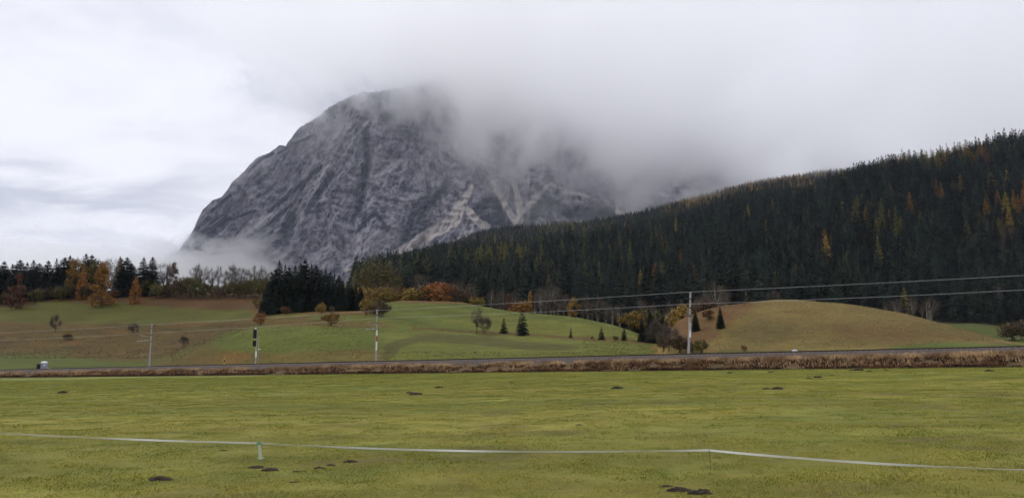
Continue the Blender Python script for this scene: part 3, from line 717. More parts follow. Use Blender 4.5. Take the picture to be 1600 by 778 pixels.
for i in range(18):
    on_top('spruce', [-6, 2, 13, 26, 38, 47, 58, 62, 82, 95, 106, 118, 127, 139, 150, 158, 194, 206][i], 408 + random.uniform(2, 16), 416 + i % 4 * 3, 'spruce_tree', 'dark spruce packed in the back of the left skyline row', 'tree', random.uniform(1.3, 1.6), SK)
for kind, px, top, Y, lab, wd, nm in [
    ('tree_gold', 122, 400, 394, 'large golden orange tree among the skyline spruces', 1.0, 'autumn_tree'),
    ('tree_orange', 131, 420, 388, 'smaller orange tree below the tallest skyline spruce', 0.9, 'autumn_tree'),
    ('tree_olive', 152, 402, 402, 'olive brown tree with thinning crown behind the big orange birch', .95, 'autumn_tree'),
    ('tree_orange', 163, 410, 372, 'large dense orange birch in front of the skyline row', 1.15, 'birch_tree'),
    ('tree_cream', 177, 400, 402, 'pale half bare tree with cream leaves on the ridge', 1.0, 'autumn_tree'),
    ('tree_orange', 190, 404, 410, 'orange crown between the pale tree and wide spruce', .6, 'autumn_tree'),
    ('tree_rust', 29, 424, 372, 'small reddish birch in front of dark spruces at far left', 1.05, 'birch_tree'),
    ('tree_orange', 213, 432, 376, 'small orange birch left of the twin spruces', .95, 'birch_tree'),
    ('bare', 257, 410, 408, 'bare tree with fan shaped crown right of the twin spruces', 1.0, 'bare_tree'),
    ('bare', 263, 410, 402, 'second bare tree right of the twin spruces, its crown touching the first', .9, 'bare_tree'),
    ('tree_rust', 273, 409, 404, 'half bare tree keeping russet leaves beside two bare trees', .8, 'autumn_tree'),
    ('bare', 307, 413, 404, 'slender bare tree left of the first yellow leafed tree on the skyline', .8, 'bare_tree'),
    ('bare_leafy', 317, 413, 400, 'bare tree with a few yellow green leaves at the centre of the skyline gap', 1.1, 'bare_tree'),
    ('bare', 333, 416, 402, 'single rounded bare tree standing alone on the skyline', .85, 'bare_tree'),
    ('bare', 343, 414, 404, 'very thin bare tree right of the lone rounded one', .4, 'bare_tree'),
    ('bare_leafy', 352, 421, 398, 'short tree with sparse yellow leaves on the skyline', .9, 'bare_tree'),
    ('bare', 362, 412, 402, 'tall bare tree left of a bare pair near the spruce clump', .65, 'bare_tree'),
    ('bare', 368, 412, 405, 'upright bare tree in the middle of the right hand bare group', .7, 'bare_tree'),
    ('bare', 378, 417, 402, 'spreading bare tree lower than its left neighbour', .9, 'bare_tree'),
    ('bare', 386, 421, 404, 'lowest bare tree at the right of the bare group', .8, 'bare_tree'),
    ('bare_leafy', 401, 413, 400, 'bare tree with olive leaves left of the dark spruce clump', .9, 'bare_tree'),
    ('bare_leafy', 413, 414, 404, 'leafy bare tree touching the dark spruce clump', .9, 'bare_tree')]:
    on_top(kind, px, top, Y, nm, lab, 'tree', wd, SK)
# hedge and scrub under the skyline trees
HB = 'bushes along the left ridge'
HL = [(10,462,'brown',456),(24,466,'olive',458),(46,458,'brown',448),(58,462,'olive',452),(70,460,'brown',450),(84,460,'olive',448),(98,458,'olive',446),
      (112,460,'brown',449),(119,462,'gold',455),(140,460,'brown',447),(180,462,'rust',452),(196,459,'rust',450),(206,468,'brown',458),(217,466,'bare',460),(232,456,'olive',438),(246,456,'olive',441),
      (258,456,'brown',443),(268,457,'olive',444),(279,457,'brown',440),(290,457,'olive',434),(299,458,'olive',432),(309,458,'olive',438),(320,458,'olive',442),
      (331,458,'olive',443),(342,458,'brown',444),(353,459,'olive',444),(364,459,'olive',441),(374,459,'olive',438),(385,459,'olive',437),(396,460,'olive',436),(407,460,'olive',437),(416,461,'olive',434)]
HN = {'brown': 'brownish', 'olive': 'olive green', 'gold': 'small yellow', 'rust': 'rust red', 'bare': 'grey leafless'}
for i, (px, pb, mk, pt) in enumerate(HL):
    where = ['at the far left under the dark spruces', 'below the open branched spruce', 'between the birches on the ridge', 'right of the twin spruces under bare trees', 'beneath the skyline bare trees', 'next to the dark spruce clump'][min(5, int(px / 70))]
    on_top('bush_' + mk, px, pt, 388 + (i % 3) * 4, 'bush', f'{HN[mk]} bush, {i + 1}{"st" if i % 10 == 0 and i != 10 else "nd" if i % 10 == 1 and i != 11 else "rd" if i % 10 == 2 and i != 12 else "th"} from the left in the hedge below the skyline trees', 'bush', random.uniform(.95, 1.25) * (.8 if pb - pt < 14 else .62), HB)
# ---- the dark spruce clump
CLUMP = [(425,424,322),(437,406,318),(431,420,312),(446,413,326),(452,417,314),(462,414,322),(470,410,328),(477,405,318),(487,411,324),(494,414,314),(502,420,326),(509,419,334),(516,424,318),
         (523,427,328),(530,430,322),(536,438,312),(543,440,326),(549,444,318),(556,441,322),(563,448,316),(440,430,306),(456,428,306),(470,425,306),(486,428,306),(500,434,307),(514,440,308),(528,448,310),(420,440,314)]
for i, (px, top, Y) in enumerate(CLUMP):
    if i == 1: lab = 'tall spruce forming the left peak of the dark clump'
    elif i == 7: lab = 'tallest spruce forming the middle peak of the dark clump'
    elif i == 19: lab = 'small spruce at the right end of the dark clump'
    elif i == 0: lab = 'spruce at the left edge of the dark clump'
    elif px < 465: lab = 'dark spruce packed in the left half of the clump'
    elif px < 510: lab = 'dark spruce packed in the middle of the clump'
    else: lab = 'shorter dark spruce in the right half of the clump'
    on_top('spruce', px, top, Y, 'spruce_tree', lab, 'tree', random.uniform(.95, 1.15) if Y > 308 else 1.2, 'spruces of the dark clump')
# ---- scattered trees, bushes and hedges: (kind, px, base row, top row, width, name, label)
def base_at(kind, px, pb, pt, wd, nm, lab, grp=None, Y=None):
    X, Yg, z = ground_at(px, pb, 130, 700) if Y is None else on_ground(px, Y)
    h = max((pb - pt) / F * Yg, 0.6); 
    if Y is not None:
        a, tt = ray(px, pt); h = max(EYE + float(tt) * Yg - z, 0.8)
    return plant(kind, (X, Yg, z - 0.1), h, nm, lab, 'tree' if 'tree' in nm or kind == 'young' else 'bush', grp, wd)
for a in [
    ('bush_gold', 517, 510, 488, .95, 'bush', 'round golden bush alone on the meadow below the spruce clump'),
    ('bush_orange', 406, 508, 488, .9, 'bush', 'round orange brown bush below the left end of the spruce clump'),
    ('bush_gold', 413, 490, 464, .7, 'bush', 'tall yellow bush hugging the left edge of the spruce clump'),
    ('bush_olive', 402, 482, 468, .9, 'bush', 'olive bush on the slope left of the spruce clump'),
    ('bush_rust', 446, 492, 478, .9, 'bush', 'low russet bush at the foot of the spruce clump, left part'),
    ('bush_gold', 502, 491, 472, .7, 'bush', 'yellow bush at the foot of the spruce clump'),
    ('bush_bare', 518, 489, 478, .6, 'bush', 'leafless shrub just above the round golden bush'),
    ('bush_gold', 574, 492, 468, .95, 'bush', 'ochre bush behind the middle mast'),
    ('bush_brown', 594, 496, 470, .9, 'bush', 'wide brown bush right of the middle mast top'),
    ('bush_bare', 287, 541, 526, .8, 'bush', 'round grey leafless shrub on the brown slope'),
    ('bush_bare', 86, 518, 492, .5, 'bush', 'thin grey shrub on the far left slope'),
    ('bush_bare', 208, 522, 506, .8, 'bush', 'dark twiggy shrub on the slope left of the leftmost mast'),
    ('bush_brown', 106, 531, 522, 1.2, 'bush', 'low dark shrub midway up the brown slope'),
    ('bare', 745, 522, 478, 1.0, 'bare_tree', 'bare tree in the meadow left of the two young spruces'),
    ('bush_bare', 757, 521, 497, .75, 'bush', 'brown twiggy bush at the foot of the meadow bare tree'),
    ('young', 787, 521, 497, 1.0, 'spruce_tree', 'young spruce left of the plump one on the field edge'),
    ('young', 816, 524, 488, .85, 'spruce_tree', 'largest young spruce on the field edge, plump and dark'),
    ('young', 892, 528, 511, .9, 'spruce_tree', 'smallest young spruce, alone on the field edge'),
    ('young', 940, 531, 510, .95, 'spruce_tree', 'young spruce with open branches in the middle of the right half of the field edge'),
    ('young', 975, 532, 509, .8, 'spruce_tree', 'narrow young spruce left of the dark spruce pair'),
    ('spruce', 1003, 534, 492, .95, 'spruce_tree', 'left spruce of the dark pair beside the brown bushes'),
    ('spruce', 1017, 536, 488, .9, 'spruce_tree', 'right spruce of the dark pair beside the brown bushes'),
    ('bush_olive', 962, 532, 524, .8, 'bush', 'low olive bush on the field edge near the narrow young spruce'),
    ('bush_rust', 925, 530, 525, .7, 'bush', 'tiny russet bush on the field edge'),
    ('bush_bare', 1033, 541, 500, .8, 'bush', 'tall grey bare bush right of the dark spruce pair'),
    ('bush_bare', 1048, 548, 512, .9, 'bush', 'broad brown bare bush left of the right hand mast'),
    ('bush_brown', 1062, 551, 522, .95, 'bush', 'brown bush at the foot of the right hand mast'),
    ('bush_brown', 1038, 548, 520, .7, 'bush', 'brown leafed bush between bare bushes left of the right hand mast'),
    ('bush_olive', 1095, 552, 530, .9, 'bush', 'yellow olive bush right of the right hand mast foot'),
    ('bush_olive', 1080, 551, 536, .8, 'bush', 'low olive bush touching the right hand mast'),
    ('spruce', 1087, 517, 482, .95, 'spruce_tree', 'dark spruce just right of the right hand mast'),
    ('spruce', 1126, 513, 478, .95, 'spruce_tree', 'dark spruce at the left shoulder of the brown hill'),
    ('bush_rust', 1107, 500, 484, 1.0, 'bush', 'russet bush between two spruces on the hill shoulder'),
    ('bush_gold', 1163, 549, 538, .6, 'bush', 'small yellow tuft at the foot of the brown hill')]:
    base_at(*a)
def behind(kind, px, Y, pt, wd, nm, lab, grp=None): return base_at(kind, px, 0, pt, wd, nm, lab, grp, Y)
for a in [
    ('bush_gold', 1066, 215, 474, .75, 'bush', 'yellow bush left of the right hand mast, high on the slope'),
    ('bush_brown', 1100, 215, 470, 1.0, 'bush', 'brown bush high between two spruces on the hill shoulder'),
    ('wood_bare', 1118, 330, 438, 1.0, 'bare_tree', 'tall grey bare tree above the left shoulder of the brown hill'),
    ('wood_bare', 1100, 340, 452, .8, 'bare_tree', 'lower grey bare tree right of the right hand mast top'),
    ('wood_bare', 1135, 345, 452, .8, 'bare_tree', 'grey bare tree just above the crest of the brown hill'),
    ('bush_gold', 990, 345, 486, 1.0, 'bush', 'yellow bush at the right foot of the green hill'),
    ('bush_olive', 1008, 350, 482, .9, 'bush', 'olive yellow bush behind the dark spruce pair'),
    ('wood_bare', 1002, 380, 465, .9, 'bare_tree', 'grey bare tree above the dark spruce pair'),
    ('wood_bare', 1045, 370, 470, .8, 'bare_tree', 'bare tree left of the yellow bush near the right hand mast'),
    ('bush_gold', 746, 352, 463, 1.0, 'bush', 'bright orange yellow bush on the crest of the green hill'),
    ('wood_bare', 1400, 420, 466, 1.0, 'bare_tree', 'grey bare tree left above the falling crest of the brown hill'),
    ('wood_bare', 1425, 425, 462, 1.0, 'bare_tree', 'grey bare tree in the middle of the wood edge behind the brown hill'),
    ('wood_bare', 1455, 420, 462, 1.1, 'bare_tree', 'broad grey bare tree left of the small clearing'),
    ('wood_bare', 1560, 560, 440, .7, 'bare_tree', 'pale thin bare tree at the back of the clearing'),
    ('young', 1524, 500, 490, .9, 'spruce_tree', 'tiny spruce standing alone in the clearing'),
    ('bush_brown', 1580, 300, 500, 1.2, 'bush', 'large brown bush at the right edge below the clearing'),
    ('bush_brown', 1600, 305, 502, 1.2, 'bush', 'brown bush cut by the right edge of the view'),
    ('tree_olive', 585, 430, 402, 1.0, 'autumn_tree', 'dark round half bare tree behind the ochre bush'),
    ('tree_olive', 604, 440, 412, .9, 'autumn_tree', 'dark olive tree right of the round half bare one'),
    ('bush_gold', 573, 400, 447, .9, 'bush', 'ochre bush in the hedge right beside the spruce clump'),
    ('bush_gold', 600, 395, 449, 1.0, 'bush', 'yellow bush in the hedge behind the ochre bush'),
    ('bush_rust', 620, 405, 446, 1.0, 'bush', 'russet bush in the hedge above the green meadow'),
    ('tree_rust', 621, 460, 432, 1.0, 'autumn_tree', 'reddish crowned tree behind the hedge'),
    ('bush_gold', 642, 395, 447, 1.15, 'bush', 'golden bush in the middle of the hedge'),
    ('wood_bare', 655, 440, 425, 1.1, 'bare_tree', 'grey green bare tree above the golden hedge bush'),
    ('bush_rust', 664, 395, 452, 1.0, 'bush', 'low russet hedge bush left of the large orange one'),
    ('bush_orange', 684, 395, 442, 1.15, 'bush', 'large orange red bush in the hedge on the green hill'),
    ('bush_rust', 703, 395, 452, 1.1, 'bush', 'russet bush right of the large orange one'),
    ('wood_bare', 712, 440, 432, 1.0, 'bare_tree', 'grey bare tree behind the right end of the hedge'),
    ('bush_brown', 722, 395, 452, 1.1, 'bush', 'brown bush near the right end of the hedge'),
    ('wood_bare', 735, 420, 440, .9, 'bare_tree', 'dim bare tree left of the bright orange yellow bush'),
    ('tree_rust', 795, 400, 458, .8, 'autumn_tree', 'pale russet tree at the wood edge above the green hill'),
    ('bush_orange', 812, 400, 468, .9, 'bush', 'orange bush at the wood edge behind the largest young spruce'),
    ('tree_orange', 829, 430, 455, .6, 'autumn_tree', 'small orange tree at the wood edge'),
    ('wood_bare', 845, 400, 446, .9, 'bare_tree', 'bare tree at the wood edge right of the small orange tree'),
    ('wood_bare', 862, 410, 440, 1.0, 'bare_tree', 'tall pale stemmed bare tree at the wood edge'),
    ('wood_bare', 880, 410, 456, .9, 'bare_tree', 'bare tree left of the golden one at the wood edge'),
    ('tree_gold', 896, 400, 462, .9, 'autumn_tree', 'golden tree at the wood edge above the meadow'),
    ('wood_bare', 925, 410, 470, .9, 'bare_tree', 'bare tree right of the golden one at the wood edge'),
    ('wood_bare', 955, 400, 474, .9, 'bare_tree', 'dim bare tree above the right slope of the green hill'),
    ('wood_bare', 1210, 400, 452, .9, 'bare_tree', 'dim bare tree over the crest of the brown hill')]:
    behind(*a)

for i in range(16):
    px = [768, 778, 786, 805, 838, 853, 872, 888, 910, 918, 935, 946, 968, 1022, 1385, 1440][i]; Yw = float(forest_start(np.array([float(ray(px, 470)[0])]))[0]) - 12 + random.uniform(-8, 8)
    lab = 'thin grey bare tree in the row along the wood edge above the green hill' if px < 1030 else 'thin grey bare tree at the wood edge behind the brown hill'
    X_, Y_, z_ = on_ground(px, Yw); plant('wood_bare', (X_, Y_, z_ - .2), random.uniform(11, 17), 'bare_tree', lab, 'tree', 'bare trees along the wood edge', random.uniform(.8, 1.1))
# ---- forest
def forest():
    a0 = float(ray(552, 440)[0]); a1 = float(ray(1760, 300)[0])
    pts = []
    for ylo, yhi, c in ((390, 1400, 9.6), (1400, 2950, 10.5)):
        ys = np.arange(ylo, yhi, c)
        for yy in ys:
            xs = np.arange(a0 * yy, a1 * yy, c); n = len(xs)
            pts.append(np.stack((xs + rng.uniform(-.45, .45, n) * c, np.full(n, yy) + rng.uniform(-.45, .45, n) * c), -1))
    P_ = np.concatenate(pts); X, Y = P_.T; a = X / Y
    keep = (Y > forest_start(a)) & (a > a0); X, Y, a = X[keep], Y[keep], a[keep]
    Z = height(X, Y); H = 23 * rng.uniform(0.62, 1.25, len(X)) * (0.75 + 0.55 * fbm(X / 70, Y / 70, 3, 91)) * np.where(Y < 1500, 1.15, 1.0) * np.where((Y > 950) & (Y < 1500), 1.22, 1.0) * np.where(Y < forest_start(a) + 25, .8, 1.0)
    # drop what the land itself hides
    ag = np.linspace(a0 - .01, a1 + .01, 260); yg = np.geomspace(150, 3000, 260); AG, YG = np.meshgrid(ag, yg)
    TG = (height(AG * YG, YG) - EYE) / YG; RM = np.maximum.accumulate(TG, 0)
    ia = np.clip(((a - ag[0]) / (ag[1] - ag[0])).astype(int), 0, 259); iy = np.clip(np.searchsorted(yg, Y) - 2, 0, 259)
    vis = (Z + H - EYE) / Y > RM[iy, ia] - 0.001
    X, Y, Z, H = X[vis], Y[vis], Z[vis], H[vis]; a = X / Y
    px, py = proj(X, Y, Z + H)
    # species: mostly spruce, larch in drifts
    drift = fbm(X / 150 + 5, Y / 150, 3, 95) + rng.uniform(-.12, .12, len(X))
    sp = np.zeros(len(X), int)
    sp[(drift > 0.72) & ((px < 1000) | (px > 1400))] = 3
    far = (Y > 1500) & (drift > 0.68); sp[far & (px < 1000)] = 3; sp[(Y > 2200) & (px > 1060) & (px < 1260) & (rng.random(len(X)) < .55)] = 1
    sp[(Y > 1800) & (px > 560) & (px < 1060) & (rng.random(len(X)) < .12)] = 3
    sp[(rng.random(len(X)) < .010)] = 1
    u_ = rng.random(len(X)); sp[(px > 1330) & (Y > 750) & (drift > .52) & (u_ < .16)] = 2; sp[(px > 1330) & (Y > 750) & (drift > .48) & (u_ > .84)] = 3; sp[(px > 560) & (px < 1050) & (Y > 650) & (u_ > .93)] = 3; sp[(px > 1040) & (px < 1330) & (Y > 1900) & (u_ < .3)] = 1
    return X, Y, Z, H, sp, px, py
X, Y, Z, H, sp, fpx, fpy = forest()
inframe = (fpx > 560) & (fpx < 1605)
# the gold and orange trees one can point at: (px, top row, height m, kind)
LAR = [(767,398,24,'larch','tall thin golden larch in the left part of the forest'),(732,400,20,'larch','small golden larch near the left end of the forest'),
 (718,407,20,'larch_g','greenish larch left of the small golden one'),(809,400,19,'larch','rounded yellow larch right of the tall thin golden one'),
 (640,424,18,'larch','yellow larch low at the left end of the forest'),(667,410,18,'larch','golden larch among dark spruces above the hedge'),
 (680,412,18,'larch_g','greenish larch above the hedge'),(750,402,18,'larch_g','greenish larch between two golden ones'),
 (738,430,14,'larch','low golden larch at the foot of the forest'),
 (864,383,22,'larch_g','pale green larch in the middle of the left forest'),(827,394,18,'larch_o','small orange larch right of the rounded yellow one'),
 (958,340,26,'larch','left larch of the bright yellow pair high on the slope'),(977,345,25,'larch','right larch of the bright yellow pair high on the slope'),
 (966,347,22,'larch_g','greenish larch between the bright yellow pair'),
 (1023,411,21,'larch_o','bright orange larch alone in the dark middle forest'),(1063,387,20,'larch_o','dim reddish orange larch right of the bright one'),
 (1010,390,16,'larch','small yellow larch up left of the bright orange one'),(1132,337,18,'larch','small yellow larch high in the middle forest'),
 (1288,357,20,'larch','left larch of the lone yellow pair in the right forest'),(1297,362,18,'larch_g','right larch of the lone yellow pair in the right forest'),
 (1362,303,18,'larch_g','dull yellow larch on the upper right slope'),(1390,285,24,'larch_g','tall dull larch below the ridge spruces'),
 (1384,262,20,'larch_o','small orange larch right on the skyline ridge'),(1475,242,27,'larch_o','large orange larch just under the right skyline'),
 (1462,279,25,'larch_o','orange larch left in the upper right group'),(1470,285,22,'larch','golden larch beside the orange one in the upper right group'),
 (1487,276,22,'larch_g','greenish larch in the middle of the upper right group'),(1500,272,24,'larch','yellow larch at the right of the upper right group'),
 (1451,248,20,'larch_o','brown orange larch left of the large orange one on the skyline'),(1529,229,26,'larch_o','left of two brown orange larches at the right skyline'),
 (1540,230,27,'larch_o','right of two brown orange larches at the right skyline'),(1558,297,22,'larch_o','orange larch leading the lower right golden group'),
 (1539,312,18,'larch_o','small orange larch left of the lower right golden group'),(1570,300,24,'larch','golden larch in the middle of the lower right golden group'),
 (1582,296,24,'larch','tall golden larch in the lower right golden group'),(1590,303,22,'larch','golden larch near the frame edge in the lower right group'),
 (1575,326,19,'larch','bright low golden larch of the lower right group'),(1529,327,18,'larch_g','greenish larch left below the golden group'),
 (1510,343,18,'larch_g','dim greenish larch lower left of the golden group'),(1597,216,26,'larch_o','rust larch at the right end of the skyline'),
 (1560,345,16,'larch_g','dim larch under the golden group'),(1420,300,18,'larch_g','dull larch in the dark slope below the skyline'),(1345,290,18,'larch_g','pale larch under the left end of the skyline')]
for px, pt, h, k, lab in LAR:
    x_, y_, z_ = top_at(px, pt, h, max(520.0, h * F / 38)); plant(k, (x_, y_, z_), h, 'larch_tree', lab, 'tree', 'golden and orange larches in the forest', random.uniform(.95, 1.2))
    # make room for it
    dd = (X - x_) ** 2 + (Y - y_) ** 2; front = (np.abs(X - x_ * Y / y_) < 6.5) & (Y < y_) & (Y > y_ - 60)
    H = np.where(front, H * .62, H); ok = dd > 16; X, Y, Z, H, sp, fpx, fpy, inframe = (v_[ok] for v_ in (X, Y, Z, H, sp, fpx, fpy, inframe))
# largest 235 spruces become trees of their own
size = np.where((sp == 0) & inframe, H / Y, 0); order = np.argsort(-size)[:235]; ind = np.zeros(len(X), bool); ind[order] = True
for i in order:
    zone = 'left part of the forest edge' if fpx[i] < 900 else 'forest edge behind the green hill' if fpx[i] < 1080 else 'forest edge behind the brown hill' if fpx[i] < 1470 else 'forest edge above the small clearing'
    plant('forest', (X[i], Y[i], Z[i] - .3), float(H[i]), 'spruce_tree', f'dark forest spruce in the {zone}', 'tree', 'spruces at the forest edge', random.uniform(.9, 1.2))
rest = ~ind
# the rest: one mass, each tree an instance of a mesh
def make_mass(name, sel, label):
    n = int(sel.sum()); me = bpy.data.meshes.new(name); me.vertices.add(n)
    me.vertices.foreach_set('co', np.stack((X[sel], Y[sel], Z[sel] - .3), -1).astype(np.float32).ravel())
    me.update()
    spn = sp[sel]; kind = np.where(spn == 0, rng.integers(0, 6, n), np.where(spn == 1, 6 + rng.integers(0, 3, n), np.where(spn == 2, 9 + rng.integers(0, 3, n), 12 + rng.integers(0, 3, n))))
    hs_ = (H[sel] / 24).astype(np.float32)
    for nm, ty, arr in (('kind', 'INT', kind.astype(np.int32)), ('size', 'FLOAT', hs_), ('turn', 'FLOAT', rng.uniform(0, 6.28, n).astype(np.float32))):
        at = me.attributes.new(nm, ty, 'POINT'); at.data.foreach_set('value', arr)
    o = link(name, me); tag(o, label, 'forest', None, 'stuff')
    pc = bpy.data.collections.new('forest_tree_kinds'); q = 0
    for key in ('forest', 'larch', 'larch_o', 'larch_g'):
        for h0, parts in PROTO[key]:
            tr, cr = parts[0][1], parts[1][1]
            tv = np.zeros(len(tr.vertices) * 3, np.float32); tr.vertices.foreach_get('co', tv)
            m_ = cr; ob = bpy.data.objects.new(f'k{q:02d}', m_); pc.objects.link(ob); q += 1
    ng = bpy.data.node_groups.new('forest_scatter', 'GeometryNodeTree')
    ng.interface.new_socket('Geometry', in_out='INPUT', socket_type='NodeSocketGeometry'); ng.interface.new_socket('Geometry', in_out='OUTPUT', socket_type='NodeSocketGeometry')
    N = ng.nodes; Lk = ng.links; gi = N.new('NodeGroupInput'); go = N.new('NodeGroupOutput')
    ci = N.new('GeometryNodeCollectionInfo'); ci.inputs['Collection'].default_value = pc; ci.inputs['Separate Children'].default_value = True; ci.inputs['Reset Children'].default_value = True
    ip = N.new('GeometryNodeInstanceOnPoints'); ip.inputs['Pick Instance'].default_value = True
    def attr(nm, ty):
        nd = N.new('GeometryNodeInputNamedAttribute'); nd.data_type = ty; nd.inputs['Name'].default_value = nm; return nd.outputs['Attribute']
    Lk.new(gi.outputs[0], ip.inputs['Points']); Lk.new(ci.outputs[0], ip.inputs['Instance']); Lk.new(attr('kind', 'INT'), ip.inputs['Instance Index'])
    cx = N.new('ShaderNodeCombineXYZ'); Lk.new(attr('turn', 'FLOAT'), cx.inputs[2]); Lk.new(cx.outputs[0], ip.inputs['Rotation'])
    Lk.new(attr('size', 'FLOAT'), ip.inputs['Scale']); Lk.new(ip.outputs[0], go.inputs[0])
    md = o.modifiers.new('scatter', 'NODES'); md.node_group = ng; return o
make_mass('forest', rest, 'dense conifer forest with larches covering the slopes up to the mist')
print('forest rest', int(rest.sum()))

# ------------------------------------------------------------------ railway
M['steel'] = plain('rail_steel', (0.045, 0.035, 0.032), 0.6, 0.4)
M['galv'] = plain('galvanised', (0.34, 0.34, 0.35), 0.55, 0.1, 0.15)
M['concrete'] = plain('mast_concrete', (0.30, 0.29, 0.28), 0.85, 0, 0.25, 3)
M['white'] = plain('white_paint', (0.72, 0.72, 0.70), 0.5, 0, 0.06)
M['redp'] = plain('red_paint', (0.36, 0.06, 0.04), 0.5, 0, 0.15)
M['black'] = plain('black_paint', (0.010, 0.010, 0.011), 0.5, 0, 0.2)
M['yellow'] = plain('yellow_paint', (0.50, 0.36, 0.05), 0.6, 0, 0.15)
M['wood'] = plain('old_wood', (0.20, 0.155, 0.10), 0.9, 0, 0.35)
M['wire'] = plain('wire_metal', (0.42, 0.42, 0.42), 0.5, 0.2, 0.05)
M['insul'] = plain('insulator_brown', (0.10, 0.05, 0.035), 0.35)
M['grey_plastic'] = plain('grey_plastic', (0.23, 0.25, 0.30), 0.6, 0, 0.12)
M['soil'] = plain('dark_soil', (0.034, 0.026, 0.018), 1.0, 0, 0.6, 9)
M['stone'] = plain('pale_stone', (0.45, 0.45, 0.47), 0.9, 0, 0.2)
M['green_plastic'] = plain('pale_green_plastic', (0.42, 0.47, 0.36), 0.6, 0, 0.1)
M['cap_green'] = plain('green_cap', (0.06, 0.24, 0.12), 0.6)
m, t = mat_new('ballast'); geo = t.n('ShaderNodeNewGeometry')
vo = t.n('ShaderNodeTexVoronoi', i_Scale=7.0); t.put(vo, 'Vector', geo.outputs['Position'])
nz = t.noise(geo.outputs['Position'], 1.2, 5, 0.7)
finish(t, t.mix(t.m('MULTIPLY', t.m('ADD', vo.outputs['Distance'], nz), 0.65), (0.022, 0.018, 0.018), (0.12, 0.100, 0.092)), 1.0, vo.outputs['Distance'], 1.0, 0.1)
M['ballast'] = m

SS = np.arange(-400, 172, 1.0)
def sweep(name, prof, mat, parent=None, zoff=None, sarr=SS, jit=0.0):
    """profile (q, dz) carried along the line"""
    V = []; Fc = []; n = len(prof)
    for s_ in sarr:
        for k, (q_, dz) in enumerate(prof):
            x_, y_ = track_xy(s_, q_); V.append((x_, y_, rail_z(s_) + dz + (random.uniform(-jit, jit) if 0 < k < n - 1 else 0)))
    for i in range(len(sarr) - 1):
        for k in range(n - 1): Fc.append((i * n + k, (i + 1) * n + k, (i + 1) * n + k + 1, i * n + k + 1))
    me = mesh_np(name, V, Fc); return link(name, me, mat, parent)
bal = sweep('railway_embankment', [(0.3, -1.1), (0.8, -.62), (1.2, -.40), (1.5, -.20), (3.2, -.17), (4.9, -.20), (5.3, -.48), (5.8, -.80), (6.4, -1.15)], M['ballast'], jit=.045)
tag(bal, kind='structure')
trk = empty('railway_track', (*track_xy(0, 3.2), rail_z(0)))
tag(trk, 'single railway track with dark steel rails running along its ballast embankment', 'railway track')
inv = Matrix.Translation(trk.location).inverted()
for qc in (3.2 - .75, 3.2 + .75):
    r_ = sweep('rail', [(qc - .07, -.17), (qc - .065, -.145), (qc - .012, -.12), (qc - .012, -.04), (qc - .036, -.03), (qc - .036, 0), (qc + .036, 0), (qc + .036, -.03), (qc + .012, -.04), (qc + .012, -.12), (qc + .065, -.145), (qc + .07, -.17)], M['steel'], trk, sarr=np.arange(-400, 172, 4.0))
    r_.matrix_parent_inverse = inv
mb = MB()
for i, s_ in enumerate(np.arange(-200, 140, 0.62)):
    x_, y_ = track_xy(s_, 3.2); mb.box((x_, y_, rail_z(s_) - .19), (0.26, 2.5, 0.10), math.atan2(TD[1], TD[0]))
sl = mb.build('sleepers', M['wood'], trk); sl.matrix_parent_inverse = inv; tag(sl, kind='stuff')

# cable trough / small line-side kerb is hidden; the dry verge is real grass
def tufts(name, n, smin, smax, qmin, qmax, hmin, hmax, mat, label, wid=0.05, qpow=1.0, blades=4, follow=None):
    s_ = rng.uniform(smin, smax, n); q_ = qmin + (qmax - qmin) * rng.uniform(0, 1, n) ** qpow
    cl = fbm(s_ / 3.0, q_ * .8, 3, 111); ok = cl > 0.36; s_, q_, cl = s_[ok], q_[ok], cl[ok]; n = len(s_)
    x_, y_ = track_xy(s_, q_); z_ = height(x_, y_)
    V = []; 
    hh = rng.uniform(hmin, hmax, n) * (0.55 + 0.9 * cl)
    base = np.stack((x_, y_, z_), -1); out = []
    for b in range(blades):
        az = rng.uniform(0, 6.28, n); ln = rng.uniform(.1, .5, n) * hh
        tip = base + np.stack((np.cos(az) * ln, np.sin(az) * ln, hh * rng.uniform(.7, 1.1, n)), -1)
        sd = np.stack((-np.sin(az), np.cos(az), 0 * az), -1) * (wid * rng.uniform(.6, 1.6, n))[:, None]
        off = np.stack((rng.normal(0, .12, n), rng.normal(0, .12, n), np.full(n, -.05)), -1)
        out.append(np.stack((base + off - sd, base + off + sd, tip + off), 1))
    V = np.concatenate(out).reshape(-1, 3); me = mesh_np(name, V, np.arange(len(V)).reshape(-1, 3))
    return tag(link(name, me, mat), label, 'grass', None, 'stuff')
M['straw'] = foliage('dry_straw', ((0.22, 0.135, 0.068), (0.50, 0.345, 0.19)), 0.35, 0.0, 0.0)
M['dock'] = foliage('dead_weeds', ((0.028, 0.013, 0.009), (0.105, 0.046, 0.024)), 0.5, 0.0, 0.0)
M['rough'] = foliage('rough_grass', ((0.06, 0.052, 0.022), (0.11, 0.10, 0.035)), 0.5, 0.0, 0.0)
tufts('dry_grass', 32000, -185, 75, 4.9, 8.3, .24, .58, M['straw'], 'band of tall dry straw coloured grass along the railway embankment', .05)
tufts('dead_weeds', 24000, -185, 75, 6.9, 8.9, .20, .52, M['dock'], 'dark reddish dead weeds at the foot of the railway embankment', .06)
tufts('rough_grass', 9000, -185, 75, 8.8, 12.0, .08, .22, M['rough'], 'uncut olive brown grass strip between pasture and embankment', .07)
tufts('far_dry_grass', 7000, -200, 75, -3.5, -1.2, .25, .6, M['straw'], 'thin dry grass on the far side of the railway', .05)
